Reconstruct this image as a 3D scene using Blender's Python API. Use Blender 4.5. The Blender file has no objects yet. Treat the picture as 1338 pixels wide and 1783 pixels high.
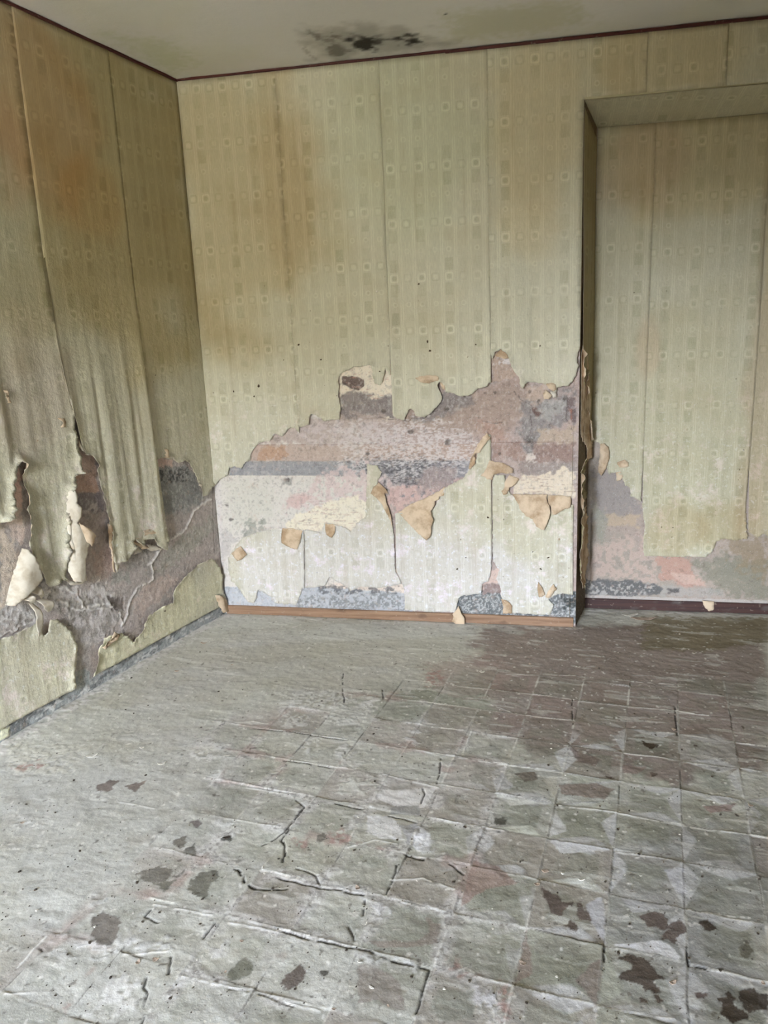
import bpy, math, random
import numpy as np
from mathutils import Vector, Matrix
from mathutils.geometry import delaunay_2d_cdt

random.seed(7)
scn = bpy.context.scene
col = scn.collection

# ------------------------------------------------------------------ camera
PITCH, ROLL, FPX, EYE = 0.2165, -0.0336, 1351.2, 1.5458
fwd = np.array([0, math.cos(PITCH), -math.sin(PITCH)])
rt0 = np.array([1.0, 0, 0]); up0 = np.cross(rt0, fwd)
rt = math.cos(ROLL)*rt0 + math.sin(ROLL)*up0
upv = -math.sin(ROLL)*rt0 + math.cos(ROLL)*up0
cam_d = bpy.data.cameras.new('camera'); cam = bpy.data.objects.new('camera', cam_d); col.objects.link(cam)
cam.matrix_world = Matrix(((rt[0], upv[0], -fwd[0], 0), (rt[1], upv[1], -fwd[1], 0), (rt[2], upv[2], -fwd[2], EYE), (0, 0, 0, 1)))
cam_d.sensor_fit = 'HORIZONTAL'; cam_d.sensor_width = 36.0; cam_d.lens = FPX*36/1338; cam_d.clip_start = 0.01
scn.camera = cam

# ------------------------------------------------------------------ light and exposure
EXPOSURE = 1.78
SKY_STRENGTH = 44.0
SKY_LOW = 0.03            # sine of the elevation where the roofs outside end and the sky starts
WIN = (-2.95, -1.45, 0.30, 2.70)   # window opening in the rear wall: x0, x1, z0, z1
REAR_Y = -2.2
scn.view_settings.view_transform = 'Standard'; scn.view_settings.look = 'None'
scn.view_settings.gamma = 1.0; scn.view_settings.use_curve_mapping = False
scn.view_settings.exposure = EXPOSURE
scn.cycles.max_bounces = 10; scn.cycles.diffuse_bounces = 8
world = bpy.data.worlds.new('overcast_sky'); scn.world = world; world.use_nodes = True
wn = world.node_tree.nodes; wl = world.node_tree.links; wn.clear()
wo = wn.new('ShaderNodeOutputWorld'); wb = wn.new('ShaderNodeBackground'); wt = wn.new('ShaderNodeTexCoord')
ws = wn.new('ShaderNodeSeparateXYZ'); wr = wn.new('ShaderNodeValToRGB')
wl.new(wt.outputs['Generated'], ws.inputs[0]); wl.new(ws.outputs['Z'], wr.inputs[0])
wz = wn.new('ShaderNodeMath'); wz.operation = 'MULTIPLY_ADD'; wl.new(ws.outputs['X'], wz.inputs[0]); wz.inputs[1].default_value = 0.75; wz.inputs[2].default_value = 1.0
wm = wn.new('ShaderNodeVectorMath'); wm.operation = 'SCALE'; wl.new(wr.outputs[0], wm.inputs[0]); wl.new(wz.outputs[0], wm.inputs['Scale'])   # the cloud is brighter towards the sun's side
wl.new(wm.outputs[0], wb.inputs[0]); wl.new(wb.outputs[0], wo.inputs[0]); wb.inputs[1].default_value = SKY_STRENGTH
cr = wr.color_ramp
cr.elements[0].position = 0.0; cr.elements[0].color = (0.025, 0.024, 0.018, 1)
cr.elements[1].position = 1.0; cr.elements[1].color = (0.50, 0.56, 0.68, 1)
for p, c in ((SKY_LOW-0.01, (0.03, 0.028, 0.021, 1)), (SKY_LOW+0.02, (1.40, 1.52, 1.72, 1)), (0.12, (1.40, 1.52, 1.74, 1)), (0.20, (0.88, 0.96, 1.12, 1)), (0.42, (0.66, 0.72, 0.86, 1))):
    e = cr.elements.new(p); e.color = c
pl_d = bpy.data.lights.new('window_daylight_portal', 'AREA'); pl = bpy.data.objects.new('window_daylight_portal', pl_d); col.objects.link(pl)
pl_d.shape = 'RECTANGLE'; pl_d.size = WIN[1]-WIN[0]; pl_d.size_y = WIN[3]-WIN[2]; pl_d.cycles.is_portal = True
pl.location = ((WIN[0]+WIN[1])/2, REAR_Y-0.02, (WIN[2]+WIN[3])/2); pl.rotation_euler = (math.radians(90), 0, 0)

# ------------------------------------------------------------------ surveyed room
C0 = np.array([-0.959, 4.3804, 0.0]); C1 = np.array([-0.9892, 4.3596, 2.889])
A0 = np.array([1.0178, 3.9702, 0.0]); A1 = np.array([1.0007, 3.9492, 2.617])
B0 = np.array([1.1444, 4.2667, 0.0]); B1 = np.array([1.1509, 4.2752, 2.5744])
UB = np.array([0.97914, -0.20318, 0.0]); UL = np.array([-0.39270, -0.91967, 0.0]); HC = 2.889
VB = (C1-C0)/HC; VN = (B1-B0)/B1[2]

class Surf:
    def __init__(s, O, U, V, inward):
        s.O, s.U, s.V = O, U, V
        n = np.cross(U, V); n = n/np.linalg.norm(n)
        s.n = n if n@inward > 0 else -n
        s.flip = (np.cross(U, V)@s.n) < 0
        s.rz = math.atan2(U[1], U[0])
    def uv(s, x, y):
        d = fwd + rt*(x-669)/FPX + upv*(891.5-y)/FPX
        M = np.array([s.U, s.V, -d]).T
        r = np.linalg.solve(M, np.array([0, 0, EYE])-s.O)
        return float(r[0]), float(r[1])
    def P(s, u, v, h=0.0):
        return s.O + s.U*u + s.V*v + s.n*h
    def PA(s, u, v, h):
        return s.O[None] + u[:, None]*s.U[None] + v[:, None]*s.V[None] + h[:, None]*s.n[None]
toward = np.array([0.3, -1.0, 0.0])
SB = Surf(C0, UB, VB, toward)
SL = Surf(C0, UL, VB, np.array([1.0, -0.4, 0]))
SN = Surf(B0, UB, VN, toward)
SF = Surf(np.zeros(3), np.array([1.0, 0, 0]), np.array([0, 1.0, 0]), np.array([0, 0, 1.0]))
SC = Surf(np.array([0, 0, HC]), np.array([1.0, 0, 0]), np.array([0, 1.0, 0]), np.array([0, 0, -1.0]))
# the reveal of the recess: u runs from the room edge inwards
SR = Surf(A0, (B0-A0)/np.linalg.norm(B0-A0), (A1-A0)/A1[2], np.array([1.0, -0.3, 0]))
RW = float(np.linalg.norm(B0-A0))
def _rev(u, v, h):
    s, t = (u/RW)[:, None], (v/A1[2])[:, None]
    return (A0*(1-s)+B0*s)*(1-t)+(A1*(1-s)+B1*s)*t + h[:, None]*SR.n[None]
SR.PA = _rev
SR.P = lambda u, v, h=0.0: _rev(np.array([u]), np.array([v]), np.array([h]))[0]
UE0, UEK = 2.0189, .0105/2.617       # the edge of the back wall at the recess leans a little
def ue(v): return UE0+UEK*v

# ------------------------------------------------------------------ numpy noise and shapes
def _h(ix, iy, seed):
    n = (ix.astype(np.int64)*374761393 + iy.astype(np.int64)*668265263 + seed*974711) & 0xffffffff
    n = ((n ^ (n >> 13))*1274126177) & 0xffffffff
    n = n ^ (n >> 16)
    return (n & 0xffff)/65535.0
def vn(x, y, seed=0):
    xi = np.floor(x); yi = np.floor(y); fx = x-xi; fy = y-yi
    fx = fx*fx*fx*(fx*(fx*6-15)+10); fy = fy*fy*fy*(fy*(fy*6-15)+10)
    a = _h(xi, yi, seed); b = _h(xi+1, yi, seed); c = _h(xi, yi+1, seed); d = _h(xi+1, yi+1, seed)
    return (a*(1-fx)+b*fx)*(1-fy) + (c*(1-fx)+d*fx)*fy
def fbm(x, y, o=4, seed=0):
    r = 0; a = 0.5; t = 0
    for k in range(o):
        r = r + a*vn(x, y, seed+k*17); t += a; a *= 0.5; x = x*2.03+3.1; y = y*2.03+1.7
    return r/t
def sm(a, b, x):
    t = np.clip((x-a)/(b-a), 0, 1); return t*t*(3-2*t)
def sdf(poly, X, Y):
    """signed distance to a polygon, negative inside"""
    d2 = np.full(X.shape, 1e9); ins = np.zeros(X.shape, bool); n = len(poly)
    for i in range(n):
        ax, ay = poly[i]; bx, by = poly[(i+1) % n]
        ex, ey = bx-ax, by-ay; L = ex*ex+ey*ey+1e-12
        t = np.clip(((X-ax)*ex+(Y-ay)*ey)/L, 0, 1)
        d2 = np.minimum(d2, (X-ax-t*ex)**2+(Y-ay-t*ey)**2)
        if ay != by:
            c = ((ay > Y) != (by > Y)) & (X < (bx-ax)*(Y-ay)/(by-ay)+ax)
            ins ^= c
    d = np.sqrt(d2)
    return np.where(ins, -d, d)
def dline(pts, X, Y):
    d2 = np.full(X.shape, 1e9)
    for (ax, ay), (bx, by) in zip(pts[:-1], pts[1:]):
        ex, ey = bx-ax, by-ay; L = ex*ex+ey*ey+1e-12
        t = np.clip(((X-ax)*ex+(Y-ay)*ey)/L, 0, 1)
        d2 = np.minimum(d2, (X-ax-t*ex)**2+(Y-ay-t*ey)**2)
    return np.sqrt(d2)
def lin(c):
    c = np.array(c, float)/255.0
    return np.where(c <= 0.04045, c/12.92, ((c+0.055)/1.055)**2.4)

class Paint:
    """albedo and relief of one surface, on a fine grid of points"""
    def __init__(s, surf, U, V, base):
        s.S = surf; s.U = U.ravel(); s.V = V.ravel(); n = s.U.size
        s.col = np.tile(lin(base), (n, 1)); s.h = np.zeros(n); s.k = 0
    def sel(s, pts, m):
        a = np.array(pts)
        return np.nonzero((s.U > a[:, 0].min()-m) & (s.U < a[:, 0].max()+m) & (s.V > a[:, 1].min()-m) & (s.V < a[:, 1].max()+m))[0]
    def put(s, idx, m, color, h=None):
        s.col[idx] = s.col[idx]*(1-m[:, None]) + lin(color)[None]*m[:, None]
        if h: s.h[idx] += h*m
    def blob(s, pix, color, soft=.004, rag=.01, fr=40, op=1.0, speck=None, h=None, uv=False, st=(1, 1)):
        s.k += 1
        pts = pix if uv else [s.S.uv(*p) for p in pix]
        idx = s.sel(pts, soft+rag*1.2)
        if not len(idx): return
        X, Y = s.U[idx], s.V[idx]
        d = sdf(pts, X, Y) + (fbm(X*fr*st[0], Y*fr*st[1], 4, s.k*31)-0.5)*2*rag*1.6
        m = sm(soft, -soft, d)*op
        if speck is not None:
            f2, th = speck
            m = m*sm(th, th+0.12, fbm(X*f2*st[0], Y*f2*st[1], 3, s.k*57+5))
        s.put(idx, m, color, h)
    def ell(s, x, y, rx, ry, color, rot=0.0, **kw):
        n = 14
        pts = [(x+math.cos(a)*rx*math.cos(rot)-math.sin(a)*ry*math.sin(rot), y+math.cos(a)*rx*math.sin(rot)+math.sin(a)*ry*math.cos(rot)) for a in [2*math.pi*i/n for i in range(n)]]
        s.blob(pts, color, **kw)
    def line(s, pix, w, color, op=1.0, h=None, soft=None, wob=.004, brk=0.0, uv=False):
        s.k += 1
        pts = pix if uv else [s.S.uv(*p) for p in pix]
        idx = s.sel(pts, w*3+wob*2)
        if not len(idx): return
        X, Y = s.U[idx], s.V[idx]
        wx = (fbm(X*30, Y*30, 3, s.k*3)-.5)*2*wob; wy = (fbm(X*30+9, Y*30, 3, s.k*3+1)-.5)*2*wob
        d = dline(pts, X+wx, Y+wy)
        m = sm(w, w*(0.0 if soft is None else soft), d)*op
        if brk: m = m*sm(brk-.08, brk+.08, fbm(X*45, Y*45, 3, s.k*7+2))
        s.put(idx, m, color, h)

# ------------------------------------------------------------------ node helpers
class E_:
    """a value in a node tree; arithmetic on it makes math nodes"""
    def __init__(s, nt, sock): s.nt, s.s = nt, sock
    def _m(s, op, *a):
        n = s.nt.nodes.new('ShaderNodeMath'); n.operation = op
        for i, v in enumerate((s,)+a):
            if isinstance(v, E_): s.nt.links.new(v.s, n.inputs[i])
            else: n.inputs[i].default_value = v
        return E_(s.nt, n.outputs[0])
    def __add__(s, o): return s._m('ADD', o)
    __radd__ = __add__
    def __sub__(s, o): return s._m('SUBTRACT', o)
    def __rsub__(s, o): return (s*-1.0)+o
    def __mul__(s, o): return s._m('MULTIPLY', o)
    __rmul__ = __mul__
    def __truediv__(s, o): return s._m('DIVIDE', o)
    def floor(s): return s._m('FLOOR')
    def fract(s): return s._m('FRACT')
    def abs(s): return s._m('ABSOLUTE')
    def pw(s, p): return s._m('POWER', p)
    def mod(s, o): return s._m('FLOORED_MODULO', o)
    def mx(s, o): return s._m('MAXIMUM', o)
    def mn(s, o): return s._m('MINIMUM', o)
    def ss(s, a, b):
        n = s.nt.nodes.new('ShaderNodeMapRange'); n.interpolation_type = 'SMOOTHSTEP'
        s.nt.links.new(s.s, n.inputs[0]); n.inputs[1].default_value = a; n.inputs[2].default_value = b
        return E_(s.nt, n.outputs[0])
class Mat:
    def __init__(s, name, rough=.85, spec=.25):
        m = bpy.data.materials.new(name); m.use_nodes = True; s.m = m; s.nt = m.node_tree; s.nt.nodes.clear()
        s.out = s.nt.nodes.new('ShaderNodeOutputMaterial'); s.b = s.nt.nodes.new('ShaderNodeBsdfPrincipled')
        s.nt.links.new(s.b.outputs[0], s.out.inputs[0])
        s.b.inputs['Roughness'].default_value = rough; s.b.inputs['Specular IOR Level'].default_value = spec
    def attr(s, name):
        n = s.nt.nodes.new('ShaderNodeAttribute'); n.attribute_name = name; return n
    def sep(s, vec):
        n = s.nt.nodes.new('ShaderNodeSeparateXYZ'); s.nt.links.new(vec, n.inputs[0])
        return [E_(s.nt, n.outputs[i]) for i in range(3)]
    def vec(s, *a):
        n = s.nt.nodes.new('ShaderNodeCombineXYZ')
        for i, v in enumerate(a):
            if isinstance(v, E_): s.nt.links.new(v.s, n.inputs[i])
            else: n.inputs[i].default_value = v
        return n.outputs[0]
    def noise(s, vec, scale, detail=3, rough=.55):
        n = s.nt.nodes.new('ShaderNodeTexNoise'); n.inputs['Scale'].default_value = scale
        n.inputs['Detail'].default_value = detail; n.inputs['Roughness'].default_value = rough
        s.nt.links.new(vec, n.inputs['Vector']); return E_(s.nt, n.outputs[0])
    def voro(s, vec, scale, out='Distance', feat='F1'):
        n = s.nt.nodes.new('ShaderNodeTexVoronoi'); n.inputs['Scale'].default_value = scale; n.feature = feat
        s.nt.links.new(vec, n.inputs['Vector']); return E_(s.nt, n.outputs[out]) if out == 'Distance' else n.outputs[out]
    def mix(s, a, b, f, mode='MIX'):
        n = s.nt.nodes.new('ShaderNodeMix'); n.data_type = 'RGBA'; n.blend_type = mode; n.clamp_factor = True
        for i, v in ((6, a), (7, b)):
            if isinstance(v, (tuple, list, np.ndarray)): n.inputs[i].default_value = (*[float(c) for c in v[:3]], 1)
            else: s.nt.links.new(v, n.inputs[i])
        if isinstance(f, E_): s.nt.links.new(f.s, n.inputs[0])
        else: n.inputs[0].default_value = f
        return n.outputs[2]
    def color(s, c):
        if isinstance(c, (tuple, list, np.ndarray)): s.b.inputs['Base Color'].default_value = (*[float(v) for v in c[:3]], 1)
        else: s.nt.links.new(c, s.b.inputs['Base Color'])
    def bump(s, h, dist=.002, strength=1.0):
        n = s.nt.nodes.new('ShaderNodeBump'); n.inputs['Distance'].default_value = dist; n.inputs['Strength'].default_value = strength
        s.nt.links.new(h.s, n.inputs['Height']); s.nt.links.new(n.outputs[0], s.b.inputs['Normal'])
    def obj(s):
        return s.nt.nodes.new('ShaderNodeTexCoord').outputs['Object']

# wallpaper: light lines between columns, rows of rounded squares and small rings, faded bars
def wallpaper_mat():
    M = Mat('faded_wallpaper', .72, .3)
    at = M.attr('wall_uv'); u, v, w = M.sep(at.outputs['Vector'])
    tint = M.attr('tint').outputs['Color']; vec = at.outputs['Vector']
    p, q = .0707, .262
    a = u/p; c = a.floor(); x = (a.fract()-.5)*p; even = c.mod(2.0); odd = 1.0-even
    # every second column of a drop sits a touch lower where the drops were hung out of step
    y = ((v/q).fract()-.5)*q                                   # squares at 0
    y2 = ((v/q+.5).fract()-.5)*q                               # rings at 0
    rr = (x.abs().pw(4.0)+y.abs().pw(4.0)).pw(.25)
    rc = (x.abs().pw(2.0)+y2.abs().pw(2.0)).pw(.5)
    rs = (x.abs().pw(2.0)+y.abs().pw(2.0)).pw(.5)
    ring = rr.ss(.0135, .0165)*(1.0-rr.ss(.0200, .0230))
    core = 1.0-rs.ss(.0095, .0135)
    ring2 = rc.ss(.0065, .009)*(1.0-rc.ss(.0125, .015)); core2 = 1.0-rc.ss(.0035, .006)
    line = (.5*p-x.abs()); ln = (1.0-(line-.0055).abs().ss(.0010, .0030)); ln0 = 1.0-line.abs().ss(.0008, .0022)
    bar = (1.0-x.abs().ss(.019, .022))*y.abs().ss(.028, .031)*(1.0-y.abs().ss(.088, .093))
    bar_o = (1.0-x.abs().ss(.019, .022))*y.abs().ss(.026, .03)*(1.0-y.abs().ss(.075, .12))
    wear = M.noise(vec, 7.0, 4).ss(.32, .62)*.75+.25
    wear2 = M.noise(vec, 160.0, 2).ss(.25, .6)*.5+.5
    wear3 = M.noise(M.vec(c*3.7, (v/q).floor()*2.3, 0.0), 1.0, 0).ss(.3, .6)*.7+.3
    light = (ring*even*.8 + core*odd*.55 + ring2*.5 + ln*.75 + ln0*.2)*wear*wear2
    dark = (core*even*.9 + ring*odd*.55 + core2*.5*even + bar*even*.75*wear3 + bar_o*odd*.12)*wear*wear2
    fine = M.noise(M.vec(u*260.0, v*28.0, 0.0), 1.0, 3)
    blot = M.noise(vec, 2.6, 5)
    base = M.mix(lin((203, 199, 175)), lin((193, 189, 166)), fine.ss(.35, .65))
    base = M.mix(base, lin((186, 176, 146)), blot.ss(.45, .75)*.5)
    base = M.mix(base, lin((226, 224, 200)), light*.62)
    base = M.mix(base, lin((152, 150, 116)), dark*.5)
    # dark pinholes and small scuffs
    vr = M.voro(M.vec(u*1.0, v*.75, 0.0), 17.0); vc = M.voro(M.vec(u*1.0, v*.75, 0.0), 17.0, 'Color')
    r1, g1, b1 = M.sep(vc)
    low = 1.0-v.ss(1.2, 2.3)
    wob = M.noise(vec, 170.0, 2)
    spot = (1.0-(vr+wob*.16-.08).ss(.020, .075))*r1.ss(.66, .67)*(low*.88+.12)
    base = M.mix(base, lin((84, 70, 52)), spot*.85)
    sc = M.noise(M.vec(u*1.0, v*1.0, 3.0), 55.0, 5, .7)
    base = M.mix(base, lin((120, 104, 78)), sc.ss(.64, .69)*low*.55)
    base = M.mix(base, lin((235, 233, 222)), (1.0-sc.ss(.27, .33))*low*.5)
    lw = 1.0-v.ss(.75, 1.6); pk = M.noise(vec, 8.0, 9, .76); pn_ = M.noise(M.vec(u+3.0, v, 2.0), 40.0, 7, .76)
    base = M.mix(base, lin((228, 216, 208)), pk.ss(.52, .66)*lw*.75)
    base = M.mix(base, lin((228, 230, 224)), pn_.ss(.54, .64)*lw*.6)
    base = M.mix(base, lin((150, 138, 116)), (1.0-pn_.ss(.30, .42))*lw*.55)
    base = M.mix(base, lin((196, 160, 140)), (1.0-pk.ss(.28, .38))*lw*.45)
    strk = M.noise(M.vec(u*22.0, v*1.1, 4.0), 1.0, 4, .6)
    base = M.mix(base, lin((156, 142, 108)), strk.ss(.55, .75)*.30)
    base = M.mix(base, tint, 1.0, 'MULTIPLY')
    M.color(base)
    bl = M.noise(vec, 45.0, 4, .6); bl2 = M.noise(M.vec(u*14.0, v*2.0, 1.0), 1.0, 3)
    lowb = 1.0-v.ss(1.7, 2.5)
    h = (bl-.5)*(lowb*.85+.15) + bl2*lowb*1.2 + fine*.12 - dark*.05 + light*.06 + (wob-.5)*.22*lowb
    M.bump(h, .0042, .9)
    return M.m
def backing_mat():
    M = Mat('paper_backing', .85, .15); o = M.attr('wall_uv').outputs['Vector']
    n = M.noise(o, 14, 5); f = M.noise(o, 150, 3)
    c = M.mix(lin((214, 194, 166)), lin((172, 146, 116)), n.ss(.38, .66)); c = M.mix(c, lin((222, 205, 178)), f.ss(.5, .8)*.4)
    M.color(c); M.bump(n*1.0+f*.35, .003, .8); return M.m
def white_mat():
    M = Mat('torn_paper_edge', .85, .15); o = M.attr('wall_uv').outputs['Vector']
    n = M.noise(o, 25, 4); c = M.mix(lin((218, 211, 194)), lin((194, 182, 158)), n.ss(.4, .75)); M.color(c); M.bump(n, .003, .7); return M.m
def painted_mat(name, rough=.9, bump=.003, fscale=180., var=.14, spec=.2):
    """colour comes from the painted wear, and some shade, of the surface; nodes add the grain"""
    M = Mat(name, rough, spec); vec = M.attr('wall_uv').outputs['Vector']; c = M.attr('wear').outputs['Color']
    n = M.noise(vec, fscale, 4, .65); n2 = M.noise(vec, fscale*.28, 5, .65); n3 = M.noise(vec, fscale*2.2, 2, .6)
    c = M.mix(c, (1, 1, 1), n.ss(.56, .74)*var*1.3); c = M.mix(c, lin((60, 52, 46)), (1.0-n2.ss(.26, .46))*var*1.2)
    c = M.mix(c, lin((70, 62, 54)), (1.0-n3.ss(.28, .36))*var)
    if var > .2:
        n4 = M.noise(vec, 24.0, 6, .75); c = M.mix(c, lin((196, 176, 160)), n4.ss(.54, .66)*.42); c = M.mix(c, lin((112, 100, 92)), (1.0-n4.ss(.34, .45))*.35)
    M.color(c); M.bump(n*.6+n2*1.3+n3*.25, bump, .9); return M.m
def wood_mat(name, a, b, d, along='x', rough=.6):
    M = Mat(name, rough, .35); x, y, z = M.sep(M.obj())
    g = M.noise(M.vec(x*3.0, y*70.0, z*70.0), 1.0, 5, .6); k = M.noise(M.vec(x*9.0, y*25.0, z*25.0), 1.0, 3)
    s = M.noise(M.obj(), 60, 4)
    c = M.mix(lin(a), lin(b), g.ss(.35, .65)); c = M.mix(c, lin(d), k.ss(.55, .75)*.7); c = M.mix(c, lin((190, 178, 160)), s.ss(.62, .75)*.35)
    M.color(c); M.bump(g+s*.4, .0015, .6); return M.m
def plain_mat(name, a, b, sc=30, rough=.9, bump=.002):
    M = Mat(name, rough, .2); n = M.noise(M.obj(), sc, 4); c = M.mix(lin(a), lin(b), n.ss(.35, .65)); M.color(c); M.bump(n, bump, .7); return M.m
M_PAPER = wallpaper_mat(); M_BACK = backing_mat(); M_WHITE = white_mat()
M_PLASTER = painted_mat('weathered_plaster', .92, .0045, 190., .26)
M_FLOOR = painted_mat('dusty_cement_tile', .88, .0016, 150., .055, .2)
M_CEIL = painted_mat('distempered_ceiling', .95, .0012, 60., .03, .1)
M_WOOD = wood_mat('brown_baseboard_wood', (162, 132, 106), (136, 106, 82), (104, 80, 62))
M_DARKWOOD = wood_mat('dark_baseboard_wood', (78, 54, 48), (62, 44, 42), (98, 92, 88))
M_NICK_SHADE = plain_mat('shaded_nick_paper', (92, 76, 58), (66, 54, 42), 160)  # brown that holds the shade of small nicks and holes
M_TRIM = wood_mat('dark_red_trim_paint', (88, 42, 34), (70, 32, 28), (54, 26, 22), rough=.5)
M_WALLP = plain_mat('plain_old_wallpaper', (196, 188, 154), (184, 176, 140), 12)
M_ROOM = plain_mat('brown_old_wallpaper', (118, 102, 74), (104, 90, 66), 10)
M_FRAME = plain_mat('window_frame_paint', (170, 160, 140), (150, 140, 120), 20)
M_CRUMB = [plain_mat('dark_crumb', (84, 76, 66), (62, 56, 50), 200), plain_mat('pale_plaster_flake', (222, 220, 210), (196, 192, 180), 120),
           plain_mat('tan_paper_flake', (186, 168, 150), (164, 148, 132), 120)]

# ------------------------------------------------------------------ mesh helpers
def tag(o, label=None, cat=None, group=None, kind=None):
    if label: o['label'] = label
    if cat: o['category'] = cat
    if group: o['group'] = group
    if kind: o['kind'] = kind
    return o
def make(name, verts, faces, mats, parent=None, uvw=None, attrs=None, smooth=True, midx=None):
    me = bpy.data.meshes.new(name)
    verts = np.asarray(verts, dtype=np.float64)
    me.from_pydata(verts.tolist() if len(verts) < 60000 else verts, [], faces if isinstance(faces, list) else faces.tolist())
    if uvw is not None:
        a = me.attributes.new('wall_uv', 'FLOAT_VECTOR', 'POINT'); a.data.foreach_set('vector', np.ascontiguousarray(uvw, dtype=np.float32).ravel())
    for k, c in (attrs or {}).items():
        a = me.attributes.new(k, 'FLOAT_COLOR', 'POINT'); cc = np.ones((len(verts), 4), np.float32); cc[:, :3] = c
        a.data.foreach_set('color', cc.ravel())
    if smooth: me.polygons.foreach_set('use_smooth', np.ones(len(me.polygons), bool))
    for m in (mats if isinstance(mats, (list, tuple)) else [mats]): me.materials.append(m)
    if midx is not None: me.polygons.foreach_set('material_index', np.asarray(midx, dtype=np.int32))
    me.update()
    o = bpy.data.objects.new(name, me); col.objects.link(o)
    if parent: o.parent = parent
    return o
def recentre(o, surf=None):
    """put the object's origin at its own middle and, on a wall, its x axis along the wall"""
    me = o.data; n = len(me.vertices); a = np.empty(n*3); me.vertices.foreach_get('co', a); a = a.reshape(-1, 3)
    c = (a.min(0)+a.max(0))/2; ang = surf.rz if surf is not None and surf not in (SF, SC) else 0.0
    R = np.array([[math.cos(ang), -math.sin(ang), 0], [math.sin(ang), math.cos(ang), 0], [0, 0, 1.0]])
    me.vertices.foreach_set('co', ((a-c)@R).ravel()); me.update()
    o.matrix_basis = Matrix([[*R[0], c[0]], [*R[1], c[1]], [*R[2], c[2]], [0, 0, 0, 1]])
    return o
def attach(child, parent):
    child.parent = parent; bpy.context.view_layer.update()
    child.matrix_parent_inverse = parent.matrix_basis.inverted()
def grid(surf, us, vs):
    U, V = np.meshgrid(us, vs); return U, V
def grid_faces(nu, nv, flip):
    i = np.arange(nv-1)[:, None]*nu + np.arange(nu-1)[None]
    f = np.stack([i, i+1, i+nu+1, i+nu], -1).reshape(-1, 4)
    return f[:, ::-1] if flip else f
def steps(*segs):
    r = [segs[0][0]]
    for a, b, st in segs:
        n = max(1, int(round((b-a)/st))); r += list(a+(b-a)*(np.arange(n)+1)/n)
    return np.array(r)
def box(name, surf, u0, u1, v0, v1, h0, h1, mat, parent=None, bev=.002, vtop=None):
    """a board lying on a surface, bevelled on its front edges"""
    n = max(2, int((u1-u0)/.03)); us = np.linspace(u0, u1, n+1)
    prof = [(v0, h0), (v0, h1-bev), (v0+bev, h1), (v1-bev, h1), (v1, h1-bev), (v1, h0)]
    V = []; F = []; m = len(prof)
    for u in us:
        k = float(fbm(np.array([u*9.]), np.array([v0*7+3.]), 3, 5)[0]-.5)*.004
        for j, (v, h) in enumerate(prof): V.append(surf.P(u, v+(k if j in (3, 4) else 0), h))
    for i in range(n):
        for j in range(m):
            a = i*m+j; b = i*m+(j+1) % m; f = [a, b, b+m, a+m]; F.append(f if surf.flip else f[::-1])
    F.append(list(range(m))[::(-1 if surf.flip else 1)]); F.append([n*m+j for j in range(m)][::(1 if surf.flip else -1)])
    o = make(name, V, F, mat, smooth=False); recentre(o, surf)
    if parent: attach(o, parent)
    return o
def cuboid(name, lo, hi, mat, parent=None):
    x0, y0, z0 = lo; x1, y1, z1 = hi
    V = [(x0, y0, z0), (x1, y0, z0), (x1, y1, z0), (x0, y1, z0), (x0, y0, z1), (x1, y0, z1), (x1, y1, z1), (x0, y1, z1)]
    F = [[0, 3, 2, 1], [4, 5, 6, 7], [0, 1, 5, 4], [1, 2, 6, 5], [2, 3, 7, 6], [3, 0, 4, 7]]
    o = make(name, V, F, mat, smooth=False); recentre(o)
    if parent: attach(o, parent)
    return o
# ------------------------------------------------------------------ the room shell
FL = lambda name, V, F, m: recentre(tag(make(name, V, F, m, smooth=False), kind='structure'))
TE = -0.34649; T1 = np.array([math.cos(TE), math.sin(TE)]); T2 = np.array([-math.sin(TE), math.cos(TE)])
TO = np.array([0.35998, 2.41886]); TS = 0.2
c3 = lambda *a: [(860+x*.3572, 1400+y*.3572) for x, y in a]
c8 = lambda *a: [(860+x*.3572, 1060+y*.3571) for x, y in a]
cl = lambda *a: [(x*.3363, 1400+y*.3363) for x, y in a]
c6 = lambda *a: [(x*.3363, 1080+y*.3363) for x, y in a]
cm = lambda *a: [(400+x*.3737, 1400+y*.3737) for x, y in a]
c7 = lambda *a: [(440+x*.3438, 1080+y*.3437) for x, y in a]
k2 = lambda *a: [(x*.3141, 560+y*.3141) for x, y in a]
k3 = lambda *a: [(350+x*.3084, 560+y*.3084) for x, y in a]
k4 = lambda *a: [(660+x*.3084, 560+y*.3084) for x, y in a]
k5 = lambda *a: [(940+x*.3197, 560+y*.3197) for x, y in a]

def painted_surface(name, surf, us, vs, P, mat):
    pts = surf.PA(P.U, P.V, P.h); uvw = np.stack([P.U, P.V, P.h], 1)
    o = make(name, pts, grid_faces(len(us), len(vs), surf.flip), mat, uvw=uvw, attrs={'wear': P.col})
    tag(o, kind='structure'); return recentre(o, surf)

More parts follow.
